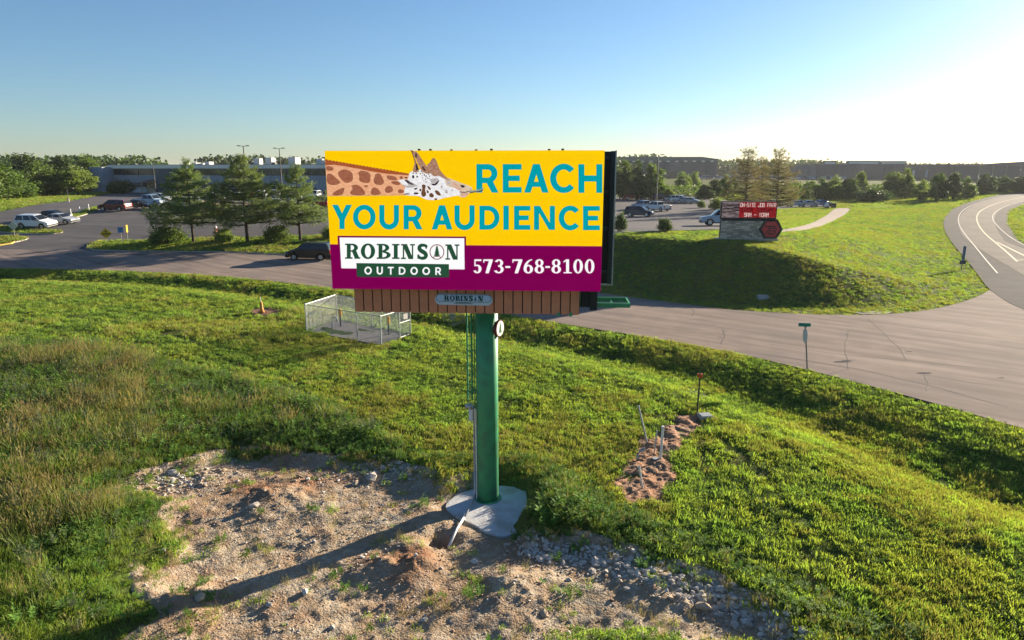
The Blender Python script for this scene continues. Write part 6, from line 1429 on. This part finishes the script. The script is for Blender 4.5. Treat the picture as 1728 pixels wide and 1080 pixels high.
edge_w = sm(-sdist(x, y, RUBBLE), -2.2, -.1)*sm(x, -11, -7)*lowz; idx = np.where(r.random(n) < edge_w*.6, 4, idx)
s = r.uniform(.7, 1.3, n)*(.8+.35*lowz)*(.45+.55*sm(sdist(x, y, RUBBLE), .1, 1.8)); scl = np.stack([s, s, s*r.uniform(.8, 1.2, n)*(1+.5*np.clip(pn, -.5, .6))], 1)
scatter('meadow_grass', np.stack([x, y, HT(x, y)], 1), np.stack([r.normal(size=n)*.12, r.normal(size=n)*.12, r.uniform(0, 6.283, n)], 1), scl, idx, tall_src, 'tall rough meadow grass with seed heads and weeds at the left foreground', 'grass')
# weedy bank along the edge of the lawn
x, y = rnd_pts((-6, 16, 9, 24), 34, lambda x, y: (sdist(x, y, BANK) < .3) & (rsd(x, y) > 0) & ~inside(x, y, PADXY), r); n = len(x)
x2, y2 = rnd_pts((-1, 9, 9, 13.2), 34, lambda x, y: ~inside(x, y, RUBBLE) & ~inside(x, y, BANK) & (sdist(x, y, RUBBLE) < 1.4), r)
x = np.r_[x, x2]; y = np.r_[y, y2]; n = len(x); q = r.random(n); big = np.exp(-((x-1.6)**2/1.5+(y-18.2)**2/1.6))
idx = np.where(q < .72, 4, np.where(q < .86, 0, np.where(q < .9, 3, 6))); s = r.uniform(.4, .8, n)*(1+2.3*big)*(.75+.5*np.clip(fbm(x*.8, y*.8, 58), -.5, .6))*(.55+.45*sm(sdist(x, y, RUBBLE), .05, .7))
scatter('bank_weeds', np.stack([x, y, HT(x, y)], 1), np.stack([r.normal(size=n)*.15, r.normal(size=n)*.15, r.uniform(0, 6.283, n)], 1), np.stack([s, s, s], 1), idx, tall_src, 'bright leafy weeds along the broken edge of the lawn below the pole', 'weeds')

# ------------------------------------------------------------------ rubble ground, stones, slab
def soil_mat():
    m = bpy.data.materials.new('rubble'); m.use_nodes = True; nt = m.node_tree; b = nt.nodes['Principled BSDF']; b.inputs['Roughness'].default_value = .95; b.inputs['Specular IOR Level'].default_value = .1
    g = nt.nodes.new('ShaderNodeNewGeometry')
    def nz(s, d=6): 
        n = nt.nodes.new('ShaderNodeTexNoise'); n.inputs['Scale'].default_value = s; n.inputs['Detail'].default_value = d; nt.links.new(g.outputs['Position'], n.inputs['Vector']); return n.outputs[0]
    def rp(v, a, c): 
        q = nt.nodes.new('ShaderNodeMapRange'); q.inputs[1].default_value = a; q.inputs[2].default_value = c; nt.links.new(v, q.inputs[0]); return q.outputs[0]
    def mx(f, a, c):
        q = nt.nodes.new('ShaderNodeMix'); q.data_type = 'RGBA'; nt.links.new(f, q.inputs[0])
        for s, v in ((q.inputs[6], a), (q.inputs[7], c)):
            if isinstance(v, tuple): s.default_value = (*v, 1)
            else: nt.links.new(v, s)
        return q.outputs[2]
    at = nt.nodes.new('ShaderNodeAttribute'); at.attribute_name = 'soil'
    vo = nt.nodes.new('ShaderNodeTexVoronoi'); vo.inputs['Scale'].default_value = 23; nt.links.new(g.outputs['Position'], vo.inputs['Vector'])
    spc = nt.nodes.new('ShaderNodeSeparateColor'); nt.links.new(vo.outputs['Color'], spc.inputs[0])
    grav = mx(spc.outputs[0], (.29, .23, .16), (.46, .395, .305)); grav = mx(rp(nz(3), .4, .6), grav, (.325, .24, .155))
    soil = mx(rp(nz(5), .35, .65), (.30, .15, .08), (.20, .115, .07))
    mm = nt.nodes.new('ShaderNodeMath'); mm.operation = 'ADD'; nt.links.new(at.outputs['Fac'], mm.inputs[0]); nt.links.new(rp(nz(1.1), .45, .95), mm.inputs[1]); mm.use_clamp = True
    nt.links.new(mx(mm.outputs[0], grav, soil), b.inputs['Base Color'])
    bu = nt.nodes.new('ShaderNodeBump'); bu.inputs['Distance'].default_value = .045; nt.links.new(nz(15, 10), bu.inputs['Height'])
    b2 = nt.nodes.new('ShaderNodeBump'); b2.inputs['Distance'].default_value = .009; b2.invert = True; nt.links.new(vo.outputs['Distance'], b2.inputs['Height']); nt.links.new(bu.outputs[0], b2.inputs['Normal']); nt.links.new(b2.outputs[0], b.inputs['Normal']); return m
m_soil = soil_mat()
BUMPS = [(P(705, 955), .55, .17), (P(680, 925), .5, .10), (P(745, 912), .38, -.45), (P(470, 835), .9, .16), (P(640, 960), .5, .15), (P(560, 1040), .9, -.06), (P(880, 1000), .9, .14), (P(1120, 1000), 1.0, .12), (P(330, 1010), .8, .15), (P(630, 1010), .8, -.06)]
def HR(x, y):
    h = H1(x, y)+.03
    s = sdist(x, y, RUBBLE); h += .10*fbm(x*.8, y*.8, 61, 3)+.04*fbm(x*4, y*4, 62, 3)+.022*fbm(x*13, y*13, 63, 2)
    for (c, rad_, a) in BUMPS: h += a*np.exp(-((x-c[0])**2+(y-c[1])**2)/(rad_*rad_))*(1+1.1*fbm(x*2.4, y*2.4, 66, 4))
    pd = sdist(x, y, PADXY); h = np.where(pd < .5, h*(1-sm(-pd, -.5, 0))+(BASE.z-.06)*sm(-pd, -.5, 0), h)
    return h-.20*sm(s, .0, .8)
def patch(name, polyg, d, hf, m, soilf=None):
    a = np.array(polyg); xs = np.arange(a[:, 0].min()-.5, a[:, 0].max()+.5, d); ys = np.arange(max(9.5, a[:, 1].min()-.5), a[:, 1].max()+.5, d)
    X, Y = np.meshgrid(xs, ys); sh = X.shape; X = X.ravel(); Y = Y.ravel(); Z = hf(X, Y); sd = sdist(X, Y, polyg)
    ii = np.arange(len(X)).reshape(sh); Q = np.stack([ii[:-1, :-1].ravel(), ii[:-1, 1:].ravel(), ii[1:, 1:].ravel(), ii[1:, :-1].ravel()], 1)
    keep = (sd[Q] < (.95 if name == 'rubble_ground' else .35)).any(1); Q = Q[keep]; u, inv = np.unique(Q, return_inverse=True)
    me = npmesh(name, np.stack([X, Y, Z], 1)[u], inv.reshape(-1, 4)); at = me.attributes.new('soil', 'FLOAT', 'POINT')
    at.data.foreach_set('value', np.asarray(soilf(X[u], Y[u]) if soilf else np.zeros(len(u)), np.float32)); o = link(name, me, m, smooth=True); tag(o, kind='structure'); return o
def soil_w(x, y):
    w_ = np.zeros(len(x))
    for (px, py), rad_, k in (((440, 830), 1.1, .8), ((520, 815), 1.0, .8), ((700, 950), .9, .9), ((640, 950), .7, .5), ((480, 790), 1.2, .5), ((330, 870), .8, .25), ((900, 935), .9, .5), ((740, 1000), .7, .5), ((330, 1040), .7, .6)):
        c = P(px, py); w_ = np.maximum(w_, k*np.exp(-((x-c[0])**2+(y-c[1])**2)/rad_**2))
    c = P(1200, 1010); w_ -= .5*np.exp(-((x-c[0])**2/9+(y-c[1])**2/1.2)); return w_
patch('rubble_ground', RUBBLE, .06, HR, m_soil, soil_w)
patch('clay_patch', CLAY, .05, lambda x, y: HT(x, y)+.03+.11*fbm(x*2.2, y*2.2, 71, 4)+.05*fbm(x*14, y*14, 73, 2)+.02*sm(-sdist(x, y, CLAY), 0, .5)-.14*sm(sdist(x, y, CLAY), -.1, .25), mat('red_clay', (.38, .19, .10), (.29, .15, .085), scale=4, rough=.95, bump=.03, bscale=18, c3=(.24, .16, .11), pscale=1.5))
patch('soil_patch', SOILC, .08, lambda x, y: HT(x, y)+.05+.08*fbm(x*3, y*3, 72, 3)-.16*sm(sdist(x, y, SOILC), -.1, .25), mat('dark_soil', (.14, .085, .055), (.20, .10, .05), scale=3, rough=.95, bump=.03, bscale=15))
GCUL = [gz(*p, .05) for p in [(1442,527.5),(1470,525),(1508,526.5),(1495,529.5),(1455,530)]]
drape('gravel_strip', GCUL, m_gravel, off=.05, spacing=.5)
# pole footing
m_pad = mat('footing_concrete', (.56, .565, .57), (.48, .485, .49), scale=3, rough=.85, bump=.012, bscale=18, c3=(.38, .34, .29), pscale=1.6)
pd = chaikin(PADXY, 2, True); pd = [(x+.05*fbm(np.array([x*3]), np.array([y*3]), 9)[0], y+.05*fbm(np.array([x*3]), np.array([y*3]), 19)[0]) for x, y in pd]
mb = MB(); mb.prism([(x, y, BASE.z-.25) for x, y in pd], (0, 0, .25)); o = mb.build('footing_slab', m_pad); tag(o, 'rough grey poured concrete footing around the green pole', 'footing')
# loose conduit from the pole to the trench
q0 = BASE+Vector((-.40, -.12, .02)); q2 = Vector((*P(757, 922), 0)); q2.z = float(HR(np.array([q2.x]), np.array([q2.y]))[0])+.04; q1 = q0.lerp(q2, .45); q1.z = BASE.z+.05
pth = [q0+Vector((0, 0, .9)), q0+Vector((0, -.01, .3)), q0+Vector((-.02, -.06, .06)), q1, q0.lerp(q2, .7)+Vector((0, 0, .10)), q2]
e_ = empty('loose_conduit', q0); tag(e_, 'grey-white cable conduit running from the pole across the footing into the trench', 'conduit'); MB().tube([tuple(p-q0) for p in pth[:4]], .03, 10).build('cable', m_greyp, e_, smooth=True); MB().tube([tuple(p-q0) for p in pth[3:]], .036, 10).build('pipe', m_pipe, e_, smooth=True)
# small stones: uncountable
m_rk = [mat('stone_%d' % k, c, tuple(np.array(c)*.75), scale=14, rough=.95, rnd=.2, bump=.01, bscale=30) for k, c in enumerate([(.48, .43, .37), (.46, .35, .25), (.54, .50, .45), (.38, .25, .16)])]
stone_src = [(rock_mesh(300+k, .6), m_rk[k % 4]) for k in range(8)]
x, y = rnd_pts((-13, 9, 9.6, 23), 150, lambda x, y: (rsd(x, y) < .15) & ~inside(x, y, PADXY), r); n = len(x)
strip = np.exp(-(dist_poly(x, y, [P(905, 930), P(1000, 945), P(1120, 985), P(1230, 1025), P(1320, 1065)])/.62)**2); c = P(300, 810); strip = np.maximum(strip, .55*np.exp(-((x-c[0])**2/5+(y-c[1])**2/1.2))); c = P(660, 800); strip = np.maximum(strip, .7*np.exp(-((x-c[0])**2/4+(y-c[1])**2/.8)))
dn_ = vnoise(x*1.2, y*1.2, 81); keep = r.random(n) < .16+.84*np.maximum(strip, .5*(dn_ > .62)); x, y, strip = x[keep], y[keep], strip[keep]; n = len(x)
s = np.exp(r.normal(size=n)*.5)*.034*(1+1.3*strip); s = np.clip(s*(1+.5*strip), .015, .2)
scatter('loose_stones', np.stack([x, y, HR(x, y)+s*.12], 1), np.stack([r.normal(size=n)*.35, r.normal(size=n)*.35, r.uniform(0, 6.283, n)], 1), np.stack([s*1.2, s, s], 1), np.where(strip > .5, r.choice([0, 2, 4, 6], n), r.integers(0, 8, n)), stone_src, 'loose broken limestone and gravel over the bare ground', 'stones')
# larger single rocks
rk = [(626,809,30,'large tan boulder at the back edge of the rubble near the weeds'),(600,818,20,'tan rock just left of the large tan boulder'),(645,792,15,'pale rock behind the large tan boulder'),(585,793,16,'small pale rock at the back edge, left of the large boulder'),(520,813,16,'pale rock on the red soil at the back of the rubble'),(1003,953,26,'pale wedge shaped block in the middle of the grey stone strip'),(1000,968,20,'grey block below the pale wedge block'),(338,1022,28,'pale flat rock at the lower left of the rubble by the wheel rut'),(515,1003,20,'orange-tan flat rock in the lower middle rubble'),(392,830,18,'rock at the left of the red soil patch'),(430,860,22,'dark sloping rock with a weed, left middle of the rubble'),(290,800,18,'grey rock on the far left rubble edge'),(275,930,14,'small pale rock left by the grass edge'),(1187,1032,34,'long flat tan slab at the right end of the stone strip'),(1240,1058,26,'flat tan slab nearest the lower right rubble corner'),(887,925,18,'pale broken stone below the footing slab'),(855,922,14,'small white stone under the front of the footing slab'),(800,952,20,'tan rock in front of the trench'),(715,1048,18,'tan rock at the bottom centre of the rubble'),(918,1040,22,'grey rock above the lower clump of weeds'),(1060,1000,18,'angular grey stone in the right stone strip'),(1120,985,18,'grey stone close to the lawn bank in the stone strip'),(960,985,16,'grey stone left of the wedge block'),(1215,1000,18,'pale grey stone at the upper right of the stone strip'),(560,1060,16,'brown rock near the bottom edge, left of centre')]
for k, (px, py, wpx, lb) in enumerate(rk):
    xx, yy = P(px, py); zz = float(HR(np.array([xx]), np.array([yy]))[0]); p = Vector((xx, yy, zz)); s = wpx*mpp(p)*.95
    o = link('rock', rock_mesh(400+k, R.uniform(.45, .75)), m_rk[(0, 1, 2, 1, 0, 2)[k % 6]]); o.location = (xx, yy, zz+s*.10); o.scale = (s, s*.9, s); o.rotation_euler = (R.uniform(-.2, .2), R.uniform(-.2, .2), R.uniform(0, 6)); tag(o, lb, 'rock', 'larger rocks in the rubble')
# single weeds growing in the rubble
wms = [weed(500+k, 12, .42, .22, .10, 18) for k in range(3)]
for k, (px, py, s, lb) in enumerate([(798,1012,.8,'yellow-green weed clump at the bottom centre of the rubble'),(968,1010,.75,'weed clump in the rubble right of the bottom centre'),(1085,962,.75,'weed at the foot of the bank in the grey stone strip'),(716,856,.75,'weed at the left edge of the footing slab'),(680,812,.6,'small weed behind the footing near the big boulder'),(915,880,.9,'leafy weed at the right edge of the footing slab'),(440,868,.45,'small weed beside the dark sloping rock')]):
    xx, yy = P(px, py); o = link('weed_plant', wms[k % 3], G_weed if not wms[k % 3].materials else None); o.location = (xx, yy, float(HR(np.array([xx]), np.array([yy]))[0])); o.scale = (s,)*3; o.rotation_euler = (0, 0, k*1.3); tag(o, lb, 'weed', 'weeds in the rubble')
x, y = rnd_pts((-13, 9, 9.6, 23), 26, lambda x, y: inside(x, y, RUBBLE) & ~inside(x, y, PADXY), r); ed = np.exp(-(np.maximum(-rsd(x, y), 0)/.6)**2)*(vnoise(x*1.3, y*1.3, 95) > .38); kk = ((vnoise(x*.9, y*.9, 91) > .62) & (r.random(len(x)) < .22)) | (r.random(len(x)) < .02+.8*ed); x, y = x[kk], y[kk]; n = len(x)
s = r.uniform(.25, .6, n); scatter('rubble_weeds', np.stack([x, y, HR(x, y)], 1), np.stack([r.normal(size=n)*.1, r.normal(size=n)*.1, r.uniform(0, 6.283, n)], 1), np.stack([s, s, s], 1), np.where(r.random(n) < .5, 6, np.where(r.random(n) < .6, 3, 4)), tall_src, 'sparse small weeds and grass sprouting in the rubble', 'weeds')
print('lawn tufts', nt_)
# ------------------------------------------------------------------ thin summer haze
hz_ = MB(); hz_.box((0, 1790, 12.3), (5700, 3900, 29.4)); hb = hz_.build('haze', None)
hm = bpy.data.materials.new('haze'); hm.use_nodes = True; nt = hm.node_tree; nt.nodes.remove(nt.nodes['Principled BSDF'])
pv = nt.nodes.new('ShaderNodeVolumePrincipled'); pv.inputs['Color'].default_value = (.92, .95, 1, 1); pv.inputs['Density'].default_value = 0.00008; pv.inputs['Anisotropy'].default_value = .35
nt.links.new(pv.outputs[0], nt.nodes['Material Output'].inputs['Volume']); hb.data.materials.append(hm); tag(hb, 'thin pale morning haze over the whole place', 'haze', kind='stuff')
